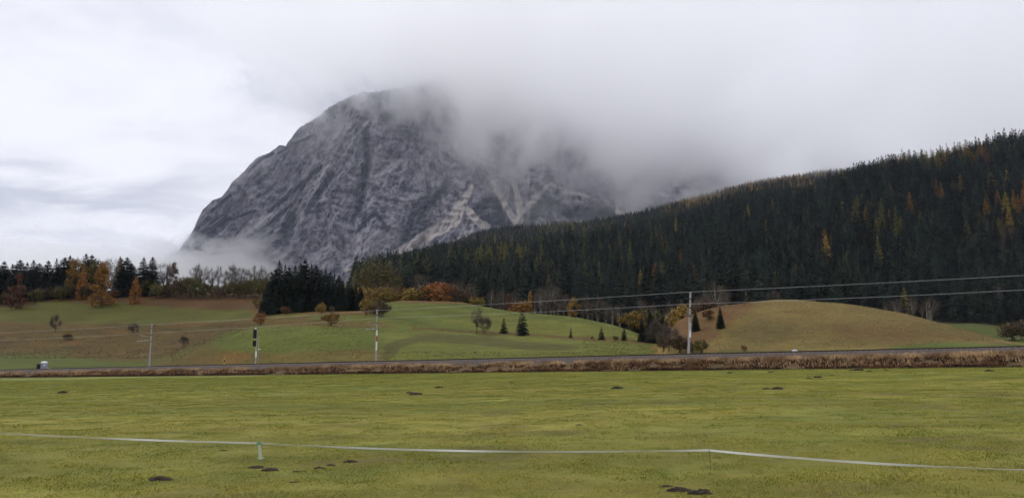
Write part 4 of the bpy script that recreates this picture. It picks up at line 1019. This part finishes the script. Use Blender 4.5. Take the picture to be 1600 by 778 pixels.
# tussocks on the heath slopes
def scatter_px(name, n, box, mat, label, hmin, hmax, wid, test=None, blades=3):
    x0, y0, x1, y1 = box; P_ = []
    Ys = rng.uniform(y0, y1, n); As = rng.uniform(x0, x1, n); x_ = As * Ys; z_ = height(x_, Ys)
    px_, py_ = proj(x_, Ys, z_); cl = fbm(x_ / 7, Ys / 7, 3, 121); ok = (cl > .30) & test(px_, py_)
    x_, Ys, z_ = x_[ok], Ys[ok], z_[ok]; n = len(x_); base = np.stack((x_, Ys, z_), -1); out = []
    hh = rng.uniform(hmin, hmax, n)
    for b in range(blades):
        az = rng.uniform(0, 6.28, n); ln = rng.uniform(.2, .8, n) * hh
        tip = base + np.stack((np.cos(az) * ln, np.sin(az) * ln, hh * rng.uniform(.6, 1.1, n)), -1)
        sd = np.stack((-np.sin(az), np.cos(az), 0 * az), -1) * (wid * rng.uniform(.6, 1.6, n))[:, None]
        out.append(np.stack((base - sd, base + sd, tip), 1))
    V = np.concatenate(out).reshape(-1, 3); me = mesh_np(name, V, np.arange(len(V)).reshape(-1, 3))
    return tag(link(name, me, mat), label, 'grass', None, 'stuff')
M['tuss'] = foliage('tussocks', ((0.075, 0.056, 0.025), (0.14, 0.090, 0.038)), 0.18, 0.0, 0.0)
M['tuss2'] = foliage('tussocks_tan', ((0.15, 0.11, 0.047), (0.22, 0.165, 0.066)), 0.2, 0.0, 0.0)
scatter_px('heath_tussocks', 14000, (-.72, 190, -.22, 380), M['tuss'], 'rough brown tussocks and bracken on the left slopes', .08, .24, .13,
           lambda px, py: ((py > 505) & (py < 560) & (py < 572 - np.maximum(px - 235, 0) * .42)) | ((py > 459) & (py < 478) & (px < 420)))
M['tuss3'] = foliage('meadow_grass', ((0.070, 0.078, 0.022), (0.13, 0.13, 0.035)), 0.25, 0.0, 0.0)
scatter_px('meadow_tufts', 42000, (-.42, 150, .20, 330), M['tuss3'], 'longer grass in the green hillside meadows', .03, .13, .10, lambda px, py: (px > 240) & (px < 1030) & (py > 472) & (py > 572 - np.maximum(px - 235, 0) * .42) & ~((px > 590) & (px < 910) & (py > 520) & (py < 549)))
scatter_px('hill_tussocks', 20000, (.19, 118, .62, 205), M['tuss2'], 'short dry tussocks on the brown hill', .04, .10, .08, lambda px, py: (py < 545 - np.maximum(px - 1330, 0) * .06) & (py > 470) & (px > 1080))

# ------------------------------------------------------------------ catenary masts
def mast(s_, top_h, lean, label, r=0.15, signs=True, steel=False):
    x_, y_ = track_xy(s_, 0.0); z0 = rail_z(s_) - 0.95
    o = empty('catenary_mast', (x_, y_, z0)); o.rotation_euler = (0, -lean, 0); tag(o, label, 'mast', 'overhead line masts along the railway')
    H_ = top_h + .95; mt_ = M['concrete']
    mb = MB(); mb.lathe([(r * 1.15, -.3), (r * 1.1, 1), (r * .95, H_ * .5), (r * .72, H_)], n=12); mb.build('shaft', mt_, o)
    mb = MB(); mb.box((0, 0, .15), (.8, .8, .5), 0, .8); mb.build('footing', M['concrete'], o)
    mb = MB(); mb.lathe([(r * .8, H_), (r * .85, H_ + .06), (.02, H_ + .14)], n=12); mb.build('cap', M['galv'], o)
    for hz in (H_ - .9, H_ - 2.2, H_ - 3.4):
        mb = MB(); mb.lathe([(r * 1.02, hz), (r * 1.08, hz + .02), (r * 1.08, hz + .12), (r * 1.02, hz + .14)], n=12); mb.build('band', M['black'], o)
    # cantilever reaching over the track (towards the viewer)
    hb = H_ - 3.2; tip = Vector((TN[0] * 3.3, TN[1] * 3.3, hb - .12))
    mb = MB(); mb.tube([(TN[0] * r, TN[1] * r, hb + .05), tip], .05, 8); mb.build('bracket_arm', M['galv'], o)
    mb = MB(); mb.tube([(TN[0] * r, TN[1] * r, hb + .75), (TN[0] * 1.5, TN[1] * 1.5, hb + .85), (TN[0] * 2.7, TN[1] * 2.7, hb + 1.12)], .03, 6)
    mb.tube([(TN[0] * 1.0, TN[1] * 1.0, hb + .06), (TN[0] * 2.4, TN[1] * 2.4, hb + 1.05)], .025, 6); mb.build('stay', M['galv'], o)
    mb = MB()
    for k in range(4): mb.lathe([(.05, 0), (.09, .02), (.05, .05)], (TN[0] * (r + .18), TN[1] * (r + .18), hb + k * .06 - .06), 8)
    mb.build('insulator', M['insul'], o)
    for hw, off in ((H_ - .02, 0.25), (H_ - 1.45, 0.3)):
        mb = MB(); mb.tube([(0, 0, hw - .05), (TN[0] * off, TN[1] * off, hw)], .035, 6); mb.build('wire_holder', M['insul'], o)
    if signs:
        c = Vector((TD[0] * .16, TD[1] * .16, 0)) + Vector((TN[0] * .16, TN[1] * .16, 0)); rz = math.atan2(TN[1], TN[0]) + math.pi / 2 + .35
        for z_a, hh, mk in signs:
            mb = MB(); mb.box((c.x, c.y, z_a + hh / 2), (.24, .03, hh), rz); mb.build('marker_plate', M[mk], o)
    return o
S_M = (-157.5, -105.0, -52.6, 0.0, 53.0)
mast(S_M[1], 8.15, 0.0, 'leftmost concrete catenary mast, with its bracket pointing left', .16, [])
mast(S_M[2], 8.55, 0.0, 'middle concrete catenary mast with white and red marker plates', .15, [(5.2, .95, 'white'), (4.25, .9, 'redp'), (2.75, 1.45, 'white')])
mast(S_M[3], 8.65, -0.062, 'right hand catenary mast leaning left, tallest in view', .17, [(4.3, 1.0, 'white'), (3.3, 1.9, 'white')])
# wires
WQ = 0.25
def wire(name, label, hs, r, sag, q_=WQ, z_add=0.0):
    mb = MB(); ends = [(-225, hs[0])] + list(zip(S_M, hs)) + [(115, hs[-1])]; pts = []
    for (sa, ha), (sb, hb) in zip(ends[:-1], ends[1:]):
        for k in range(14):
            f = k / 14; s_ = sa + (sb - sa) * f; x_, y_ = track_xy(s_, q_)
            pts.append((x_ , y_, rail_z(s_) + ha + (hb - ha) * f - 4 * sag * f * (1 - f)))
    mb.tube(pts, [r * (0.62 if p_[0] < -25 else 0.8 if p_[0] < 0 else 1.0) for p_ in pts], 5); o = mb.build(name, M['wire']); return tag(o, label, 'wire', 'overhead wires along the railway')
wire('overhead_wire', 'upper overhead wire running over the mast tops', (8.1, 8.1, 8.5, 8.75, 8.6), .018, .12)
wire('overhead_wire', 'lower overhead wire passing just below the mast tops', (6.5, 6.5, 7.2, 7.05, 6.9), .018, .22)

# ------------------------------------------------------------------ signal, posts, cabin
def s_for(px, q_):
    """place along the line whose offset q lies in this column"""
    a = float(ray(px, 560)[0]); bx = T0[0] + TN[0] * q_; by = T0[1] + TN[1] * q_
    return (a * by - bx) / (TD[0] - a * TD[1])
s_ = s_for(399.5, 0.2); x_, y_ = track_xy(s_, .2); z0 = rail_z(s_) - .85
o = empty('railway_signal', (x_, y_, z0)); tag(o, 'railway signal with two black light heads on a pale grey mast', 'signal')
mb = MB(); mb.lathe([(.13, 0), (.13, .05), (.11, .1), (.10, 5.9), (.09, 7.1)], n=12); mb.build('mast', M['galv'], o)
mb = MB(); mb.box((.1, 0, .25), (.9, .6, .5), 0, .85); mb.build('base', M['concrete'], o)
mb = MB(); mb.lathe([(.11, 7.1), (.14, 7.14), (.13, 7.26), (.02, 7.32)], (-.2, -.1, 0), 12); mb.build('cap', M['white'], o)
for zc, hh in ((6.25, 1.55), (4.55, 1.05)):
    mb = MB(); mb.box((-.27, -.2, zc), (.62, .16, hh)); hd = mb.build('signal_head', M['black'], o, .04)
    nl = 3 if hh > 1.2 else 2
    for k in range(nl):
        zz = zc + (k - (nl - 1) / 2) * hh / nl
        mb = MB(); mb.tube([(-.27, -.27, zz), (-.27, -.52, zz)], [.15, .17], 12); mb.build('lamp_hood', M['black'], hd)
mb = MB(); mb.box((-.3, -.2, 5.25), (.34, .05, .22)); mb.build('number_plate', M['yellow'], o)
mb = MB(); mb.box((.06, -.14, 2.6), (.3, .04, 1.1)); mb.build('mast_plate', M['white'], o)
mb = MB()
for k in range(18): mb.tube([(.12, .12, .6 + k * .3), (.42, .12, .6 + k * .3)], .015, 5)
mb.tube([(.42, .12, .3), (.42, .12, 6)], .02, 5); mb.build('ladder', M['galv'], o)
def post(px, q_, h_, r, mk, capmk, label, capw=.3, bands=None):
    s_ = s_for(px, q_); x_, y_ = track_xy(s_, q_); z0 = float(height(np.array([x_]), np.array([y_]))[0])
    o = empty('marker_post', (x_, y_, z0 - .1)); tag(o, label, 'post')
    mb = MB(); mb.lathe([(r, 0), (r * .95, h_)], n=8); mb.build('shaft', M[mk], o)
    mb = MB(); mb.box((0, 0, h_ + .05), (capw, .1, .14)); mb.build('head', M[capmk], o)
    for zb_, hb_, mb_k in (bands or []):
        mb = MB(); mb.lathe([(r * 1.15, zb_), (r * 1.15, zb_ + hb_)], n=8); mb.build('band', M[mb_k], o)
    return o
post(404.6, 6.9, 3.6, .06, 'wood', 'white', 'thin wooden post with white flat cap beside the signal', .42)
post(553, 0.2, 2.2, .07, 'wood', 'yellow', 'short yellow topped post left of the middle mast', .2, [(1.7, .3, 'yellow')])
post(351, 0.2, 2.5, .07, 'wood', 'yellow', 'yellow and black banded post left of the signal', .16, [(2.0, .35, 'yellow'), (1.5, .4, 'black'), (1.1, .35, 'yellow')])
post(21, 0.0, 1.2, .04, 'wood', 'wood', 'thin low wooden stake far left behind the railway', .08)
post(224, -1.5, 1.3, .05, 'wood', 'yellow', 'faint low stake just left of the leftmost mast', .1)
s_ = s_for(70, -0.8); x_, y_ = track_xy(s_, -.8); z0 = rail_z(s_) - .90
o = empty('portable_toilet', (x_, y_, z0)); o.rotation_euler = (0, 0, .25); tag(o, 'grey portable toilet with domed white roof standing beside the railway', 'toilet')
mb = MB(); mb.box((0, 0, 1.12), (1.12, 1.12, 2.05)); mb.build('cabin', M['grey_plastic'], o, .12)
mb = MB(); mb.box((0, 0, .06), (1.2, 1.2, .14)); mb.build('skid', M['black'], o)
mb = MB()
prof = [(.66, 2.14), (.67, 2.2), (.60, 2.32), (.44, 2.42), (.2, 2.47), (.02, 2.48)]
V = []; n = 20
for r_, z_ in prof:
    for k in range(n):
        th = 2 * math.pi * k / n; c_, s2 = math.cos(th), math.sin(th); e_ = (abs(c_) ** 4 + abs(s2) ** 4) ** -.25; V.append((r_ * c_ * e_ * .93, r_ * s2 * e_ * .93, z_))
Fc = [(i * n + k, i * n + (k + 1) % n, (i + 1) * n + (k + 1) % n, (i + 1) * n + k) for i in range(len(prof) - 1) for k in range(n)] + [tuple(range(n))[::-1], tuple((len(prof) - 1) * n + k for k in range(n))]
mb.add(V, Fc); mb.build('roof', M['white'], o)
mb = MB(); mb.box((.02, -.575, 1.08), (.82, .03, 1.85)); d_ = mb.build('door', M['grey_plastic'], o, .01)
mb = MB(); mb.box((.33, -.61, 1.05), (.06, .05, .2)); mb.build('handle', M['black'], d_)
mb = MB(); mb.box((.18, -.60, 1.72), (.36, .02, .26)); mb.build('sign_plate', M['white'], d_)
for k in range(4):
    mb = MB(); mb.box((-.34 + k * .02, -.58, 1.9 - k * .07), (.16, .03, .03)); mb.build('vent_slat', M['black'], o)
s_ = s_for(61.5, -0.8); x_, y_ = track_xy(s_, -.8)
o = empty('equipment_cabinet', (x_, y_, z0)); tag(o, 'narrow black cabinet left of the portable toilet', 'cabinet')
mb = MB(); mb.box((0, 0, .95), (.62, .55, 1.75)); mb.build('body', M['black'], o, .03)
mb = MB(); mb.box((0, 0, 1.87), (.72, .65, .08)); mb.build('roof', M['black'], o, .02)
mb = MB(); mb.box((0, -.29, .95), (.5, .02, 1.5)); mb.build('door', M['black'], o)
s_ = s_for(78, -0.8); x_, y_ = track_xy(s_, -.8)
o = empty('metal_rack', (x_, y_, z0)); tag(o, 'low pale green metal frame right of the portable toilet', 'frame')
for dx in (-.35, .35):
    mb = MB(); mb.tube([(dx, 0, 0), (dx, 0, 1.1)], .035, 6); mb.build('upright', M['green_plastic'], o)
for dz in (.35, .75, 1.08):
    mb = MB(); mb.tube([(-.35, 0, dz), (.35, 0, dz)], .03, 6); mb.build('rail', M['green_plastic'], o)
# pale stone at the foot of the brown hill
def lump(name, loc, size, mat, label, cat, seed, group=None, flat=1.0, parts=None):
    r = np.random.default_rng(seed); mb = MB(); n1_, n2_ = 12, 7; V = []
    for i in range(n2_):
        ph = i / (n2_ - 1) * math.pi / 2
        for k in range(n1_):
            th = 2 * math.pi * k / n1_; q_ = (1 + .35 * (vn(np.array([math.cos(th) * 1.7 + seed]), np.array([math.sin(th) * 1.7 + i * .5]), seed)[0] - .5)) * (1 + r.normal() * .07)
            V.append((size * math.cos(ph) * math.cos(th) * q_, size * .8 * math.cos(ph) * math.sin(th) * q_, size * flat * math.sin(ph) ** .8 * q_ - .03))
    Fc = [(i * n1_ + k, i * n1_ + (k + 1) % n1_, (i + 1) * n1_ + (k + 1) % n1_, (i + 1) * n1_ + k) for i in range(n2_ - 1) for k in range(n1_)]
    mb.add(V, Fc); o = mb.build(name, mat); o.location = loc; return tag(o, label, cat, group)
x_, y_, z_ = ground_at(1242, 550, 104, 300); lump('boulder', (x_, y_ , z_), .55, M['stone'], 'pale stone at the foot of the brown hill behind the railway', 'stone', 3, None, .8)

# ------------------------------------------------------------------ molehills in the pasture
MH = [(965,607,1.0,'dark molehill alone in the middle of the pasture'),(1215,608,1.0,'molehill at the right end of a short dark row in the pasture'),(1198,608,.7,'small molehill left in the short dark row in the pasture'),
 (650,617,1.0,'widest molehill of the pair of patches left of the pasture centre'),(641,614,.7,'small molehill beside the widest one left of the pasture centre'),(686,606,.8,'molehill up right of the pair left of the pasture centre'),
 (98,614,1.0,'lone molehill on the far left of the pasture'),(250,750,1.1,'large dark molehill low at the left of the view'),
 (400,731,.8,'molehill just below the pale fence post'),(423,735,.9,'molehill down right of the pale fence post'),(465,737,.5,'small molehill right of the two below the fence post'),
 (500,732,.7,'molehill left in the chain right of the fence post'),(517,727,.6,'molehill in the middle of the chain right of the fence post'),(548,722,.8,'molehill at the right end of the chain right of the fence post'),
 (1042,760,.6,'small molehill leading the near pair at bottom right'),(1060,767,1.0,'left of the two big near molehills at bottom right'),(1092,771,1.1,'right of the two big near molehills at bottom right'),
 (350,704,.5,'small earth mound left of the pale fence post'),(460,753,.5,'small earth mound at the bottom left of the chain'),(905,664,.5,'faint small molehill in the middle distance of the pasture'),
 (1278,590,.8,'molehill far out right of the pasture centre'),(1265,592,.6,'low molehill beside one far out on the right'),(1342,579,.9,'largest molehill of the row near the verge on the right'),(1330,579,.6,'molehill at the left of the row near the verge'),
 (1358,580,.6,'molehill right in the row near the verge'),(1385,579,.5,'last small molehill of the row near the verge'),(1546,580,.8,'molehill near the right edge below the verge'),(1300,587,.5,'little molehill between two far groups on the right'),
 (1140,583,.6,'little molehill near the verge below the right hand mast'),(1205,582,.6,'molehill near the verge below the crest of the brown hill'),(800,598,.5,'tiny molehill far out in the pasture centre'),(1010,598,.5,'tiny molehill far out right of centre')]
for i, (px, py, sz, lab) in enumerate(MH):
    x_, y_, z_ = ground_at(px, py, 8, 110); s_ = (0.10 + y_ * .0034) * sz
    o = lump('molehill', (x_, y_, z_), s_, M['soil'], lab, 'molehill', 30 + i, 'molehills in the pasture', .6); o.scale = (1.5, 1.0, 1.0)

# ------------------------------------------------------------------ electric tape fence
def tape_pt(px, py, Y): a, t_ = ray(px, py); return Vector((float(a) * Y, Y, EYE + float(t_) * Y))
gx, gy, gz = ground_at(408, 718, 8, 60)
pA = tape_pt(405, 692, gy)
Yb = 17.2; pB = tape_pt(1108, 703, Yb); pL = tape_pt(-140, 668, 21.5); pR = tape_pt(1760, 738, 14.0)
def tpost(base, top, label, w_, mk, capk):
    o = empty('fence_post', base); tag(o, label, 'fence post', 'posts of the tape fence'); d_ = Vector(top) - Vector(base)
    mb = MB(); mb.tube([(0, 0, -.1), d_ * .96], [w_, w_ * .9], 8); mb.build('shaft', M[mk], o)
    mb = MB(); mb.tube([d_ * .93, d_ * 1.08], [w_ * 1.5, w_ * 1.2], 8); mb.build('tape_clip', M[capk], o)
    mb = MB(); mb.tube([d_ * .1 - Vector((.08, 0, 0)), d_ * .1 + Vector((.08, 0, 0))], w_ * .5, 6); mb.build('foot_peg', M[mk], o)
tpost((gx, gy, gz), pA, 'pale green plastic fence post leaning left, holding the white tape', .042, 'green_plastic', 'cap_green')
bB = (pB.x + .02, pB.y, float(height(np.array([pB.x]), np.array([pB.y]))[0])); tpost(bB, pB, 'thin dull fence rod where the white tape bends on the right', .006, 'rough', 'wood')
segs = []; way = [pL, pA, pB, pR]; sags = [.05, .10, .08]
V = []; Fc = []; tw = 0
for (a_, b_), sg in zip(zip(way[:-1], way[1:]), sags):
    for k in range(60):
        f = k / 60; p = a_.lerp(b_, f); p.z -= 4 * sg * f * (1 - f)
        ph = 0.5 + 0.35 * math.sin(p.x * .9) + .25 * math.sin(p.x * 2.3 + 1); w_ = .022
        d_ = (b_ - a_).normalized(); side = Vector((0, 0, 1)) * math.cos(ph * .9) + d_.cross(Vector((0, 0, 1))).normalized() * math.sin(ph * .9); nn = d_.cross(side).normalized() * .0012
        V += [p - side * w_ - nn, p + side * w_ - nn, p + side * w_ + nn, p - side * w_ + nn]
for i in range(len(V) // 4 - 1):
    for k in range(4): Fc.append((i * 4 + k, i * 4 + (k + 1) % 4, (i + 1) * 4 + (k + 1) % 4, (i + 1) * 4 + k))
me = bpy.data.meshes.new('fence_tape'); me.from_pydata([tuple(v) for v in V], [], Fc); me.update()
tag(link('fence_tape', me, M['white']), 'white electric fence tape strung low across the pasture', 'fence tape')

# ------------------------------------------------------------------ pasture grass
M['grass'] = foliage('grass_blades', ((0.160, 0.182, 0.030), (0.280, 0.255, 0.046)), 0.4, 0.03, 0.3)
gp = bpy.data.collections.new('grass_tuft_kinds')
for i in range(5):
    r = np.random.default_rng(900 + i); n = 34; b = r.normal(0, .10, (n, 2)); az = r.uniform(0, 6.28, n); hh = r.uniform(.008, .030, n); ln = hh * r.uniform(.2, 1.2, n)
    p0 = np.column_stack((b, np.full(n, -.01))); sd = np.column_stack((-np.sin(az), np.cos(az), 0 * az)) * r.uniform(.004, .009, n)[:, None]
    tip = p0 + np.column_stack((np.cos(az) * ln, np.sin(az) * ln, hh))
    V = np.stack((p0 - sd, p0 + sd, tip), 1).reshape(-1, 3); me = mesh_np('tuft', V, np.arange(len(V)).reshape(-1, 3)); me.materials.append(M['grass'])
    gp.objects.link(bpy.data.objects.new(f't{i}', me))
NG = 120000; Yg_ = 9 + (125 - 9) * rng.uniform(0, 1, NG) ** 1.25; Xg_ = rng.uniform(-.70, .70, NG) * Yg_
cl = fbm(Xg_ / 1.2, Yg_ / .8, 3, 131); ok = (cl > .30) & (sq(Xg_, Yg_)[1] > 11.5); Xg_, Yg_, cl = Xg_[ok], Yg_[ok], cl[ok]; n = len(Xg_)
me = bpy.data.meshes.new('grass'); me.vertices.add(n); me.vertices.foreach_set('co', np.stack((Xg_, Yg_, height(Xg_, Yg_)), -1).astype(np.float32).ravel()); me.update()
for nm, ty, arr in (('kind', 'INT', rng.integers(0, 5, n).astype(np.int32)), ('size', 'FLOAT', (rng.uniform(.6, 1.3, n) * (1 + Yg_ / 45) * (.6 + cl) * np.where(fbm(Xg_ / 2.5 + 40, Yg_ / 1.2, 3, 137) > .70, 1.15, .8)).astype(np.float32)), ('turn', 'FLOAT', rng.uniform(0, 6.28, n).astype(np.float32))):
    at = me.attributes.new(nm, ty, 'POINT'); at.data.foreach_set('value', arr)
o = link('grass', me); tag(o, 'short yellowish green pasture grass', 'grass', None, 'stuff')
ng2 = bpy.data.node_groups['forest_scatter'].copy(); ng2.name = 'grass_scatter'
for nd in ng2.nodes:
    if nd.bl_idname == 'GeometryNodeCollectionInfo': nd.inputs['Collection'].default_value = gp
md = o.modifiers.new('scatter', 'NODES'); md.node_group = ng2


# ------------------------------------------------------------------ air and clouds
def volume_box(name, lo, hi, mat, label):
    mb = MB(); c = [(a + b) / 2 for a, b in zip(lo, hi)]; mb.box(c, [b - a for a, b in zip(lo, hi)])
    o = mb.build(name, mat); tag(o, label, None, None, 'stuff'); return o
HAZE = True
if HAZE:
    m, t = mat_new('haze_air'); pv = t.n('ShaderNodeVolumePrincipled'); pv.inputs['Color'].default_value = (0.72, 0.79, 1.0, 1)
    pv.inputs['Density'].default_value = 2.2e-5; pv.inputs['Anisotropy'].default_value = 0.0
    o = t.n('ShaderNodeOutputMaterial'); t.put(o, 'Volume', pv)
    volume_box('haze', (-31000, -700, -60), (31000, 13000, 1900), m, 'thin bluish air over the valley')
# cloud bank wrapped round the summit and the slopes on the right
m, t = mat_new('cloud_bank')
tc = t.n('ShaderNodeTexCoord'); P = t.vmul(tc.outputs['Object'], (0.001, 0.001, 0.001)); p = t.xyz(P)
na = t.noise(t.vmul(P, (1, .35, 1.25)), 1.7, 5, 0.6, 0.4); nb = t.noise(t.vmul(P, (1, .25, 1.3), (5, 2, 1)), 5.0, 4, 0.62, 0.3)
fc = t.n('ShaderNodeFloatCurve'); t.put(fc, 'Value', t.m('DIVIDE', t.m('ADD', p[0], 2.2), 5.0))
def setcurve(nd, pts):
    cv = nd.mapping.curves[0]
    while len(cv.points) > 2: cv.points.remove(cv.points[1])
    cv.points[0].location = pts[0]; cv.points[1].location = pts[-1]
    for q_ in pts[1:-1]: cv.points.new(*q_)
    nd.mapping.update()
# underside height (km, /2) against x (km)
UND = [(-2.2, 1.45), (-1.5, 1.31), (-1.0, 1.26), (-0.7, 1.245), (-0.52, 1.22), (-0.35, 1.11), (-0.15, 0.985), (0.15, 0.885), (0.40, 0.79), (0.70, 0.675), (1.2, 0.625), (1.6, 0.65), (2.8, 0.75)]
setcurve(fc, [((x_ + 2.2) / 5.0, z_ / 2.0) for x_, z_ in UND])
zb = t.m('MULTIPLY', fc.outputs[0], 2.0)
# the underside lies lower towards the viewer, as the bank slopes down the valley side
zb = t.m('MULTIPLY', zb, t.m('ADD', 0.15, t.m('MULTIPLY', p[1], 0.85 / 3.7)))
hgt = t.m('SUBTRACT', p[2], zb)
e = t.m('ADD', hgt, t.m('MULTIPLY', t.m('SUBTRACT', na, 0.5), 1.0)); e = t.m('ADD', e, t.m('MULTIPLY', t.m('SUBTRACT', nb, 0.5), 0.95)); nd_ = t.noise(t.vmul(P, (1, .25, 1.1), (9, 3, 4)), 15.0, 3, 0.6, 0.3); e = t.m('ADD', e, t.m('MULTIPLY', t.m('SUBTRACT', nd_, 0.5), 0.35))
veil = t.m('MULTIPLY', t.ss(e, -0.40, 0.02, 0.0, 0.14), t.ss(t.noise(t.vmul(P, (1, .25, .8), (4, 1, 8)), 3.6, 4, 0.6, 0.8), 0.46, 0.62))
dn = t.m('MAXIMUM', t.ss(e, 0.02, 0.15), veil)
# fade towards the faces of its bounds
dn = t.m('MULTIPLY', dn, t.ss(p[1], 2.08, 2.35)); dn = t.m('MULTIPLY', dn, t.ss(t.m('ADD', p[0], t.m('MULTIPLY', t.m('SUBTRACT', na, 0.5), 0.8)), -1.28, -0.85))
pv = t.n('ShaderNodeVolumeScatter'); pv.inputs['Color'].default_value = (1, 1, 1, 1); pv.inputs['Anisotropy'].default_value = 0.93
dn = t.m('MULTIPLY', dn, t.ss(t.noise(t.vmul(P, (1, .3, 1.3), (2, 7, 3)), 2.6, 4, 0.6, 0.5), 0.34, 0.62, 0.12, 1.5))
t.put(pv, 'Density', t.m('MULTIPLY', dn, 0.0030))
o = t.n('ShaderNodeOutputMaterial'); t.put(o, 'Volume', pv)
volume_box('cloud', (-2000, 2050, 330), (3600, 4700, 2350), m, 'grey white cloud bank hiding the summit')
# white mist at the foot of the west ridge
m, t = mat_new('valley_mist')
tc = t.n('ShaderNodeTexCoord'); P = t.vmul(tc.outputs['Object'], (0.001, 0.001, 0.001)); p = t.xyz(P)
na = t.noise(t.vmul(P, (1, .4, 1.6)), 5.0, 6, 0.65, 0.6)
topz = t.ss(p[0], -1.42, -0.92, 0.50, 0.46); 
e = t.m('ADD', t.m('SUBTRACT', topz, p[2]), t.m('MULTIPLY', t.m('SUBTRACT', na, 0.5), 0.75))
dn = t.ss(e, 0.0, 0.04); dn = t.m('MULTIPLY', dn, t.ss(t.m('ADD', p[0], t.m('MULTIPLY', t.m('SUBTRACT', na, 0.5), 0.5)), -0.86, -1.0)); dn = t.m('MULTIPLY', dn, t.ss(p[1], 3.02, 3.2)); dn = t.m('MULTIPLY', dn, t.ss(p[0], -2.9, -2.4))
pv = t.n('ShaderNodeVolumeScatter'); pv.inputs['Color'].default_value = (1, 1, 1, 1); pv.inputs['Anisotropy'].default_value = 0.93
t.put(pv, 'Density', t.m('MULTIPLY', dn, 0.006))
o = t.n('ShaderNodeOutputMaterial'); t.put(o, 'Volume', pv)
volume_box('mist', (-3000, 3000, 30), (-650, 3900, 720), m, 'white mist at the foot of the rock ridge')
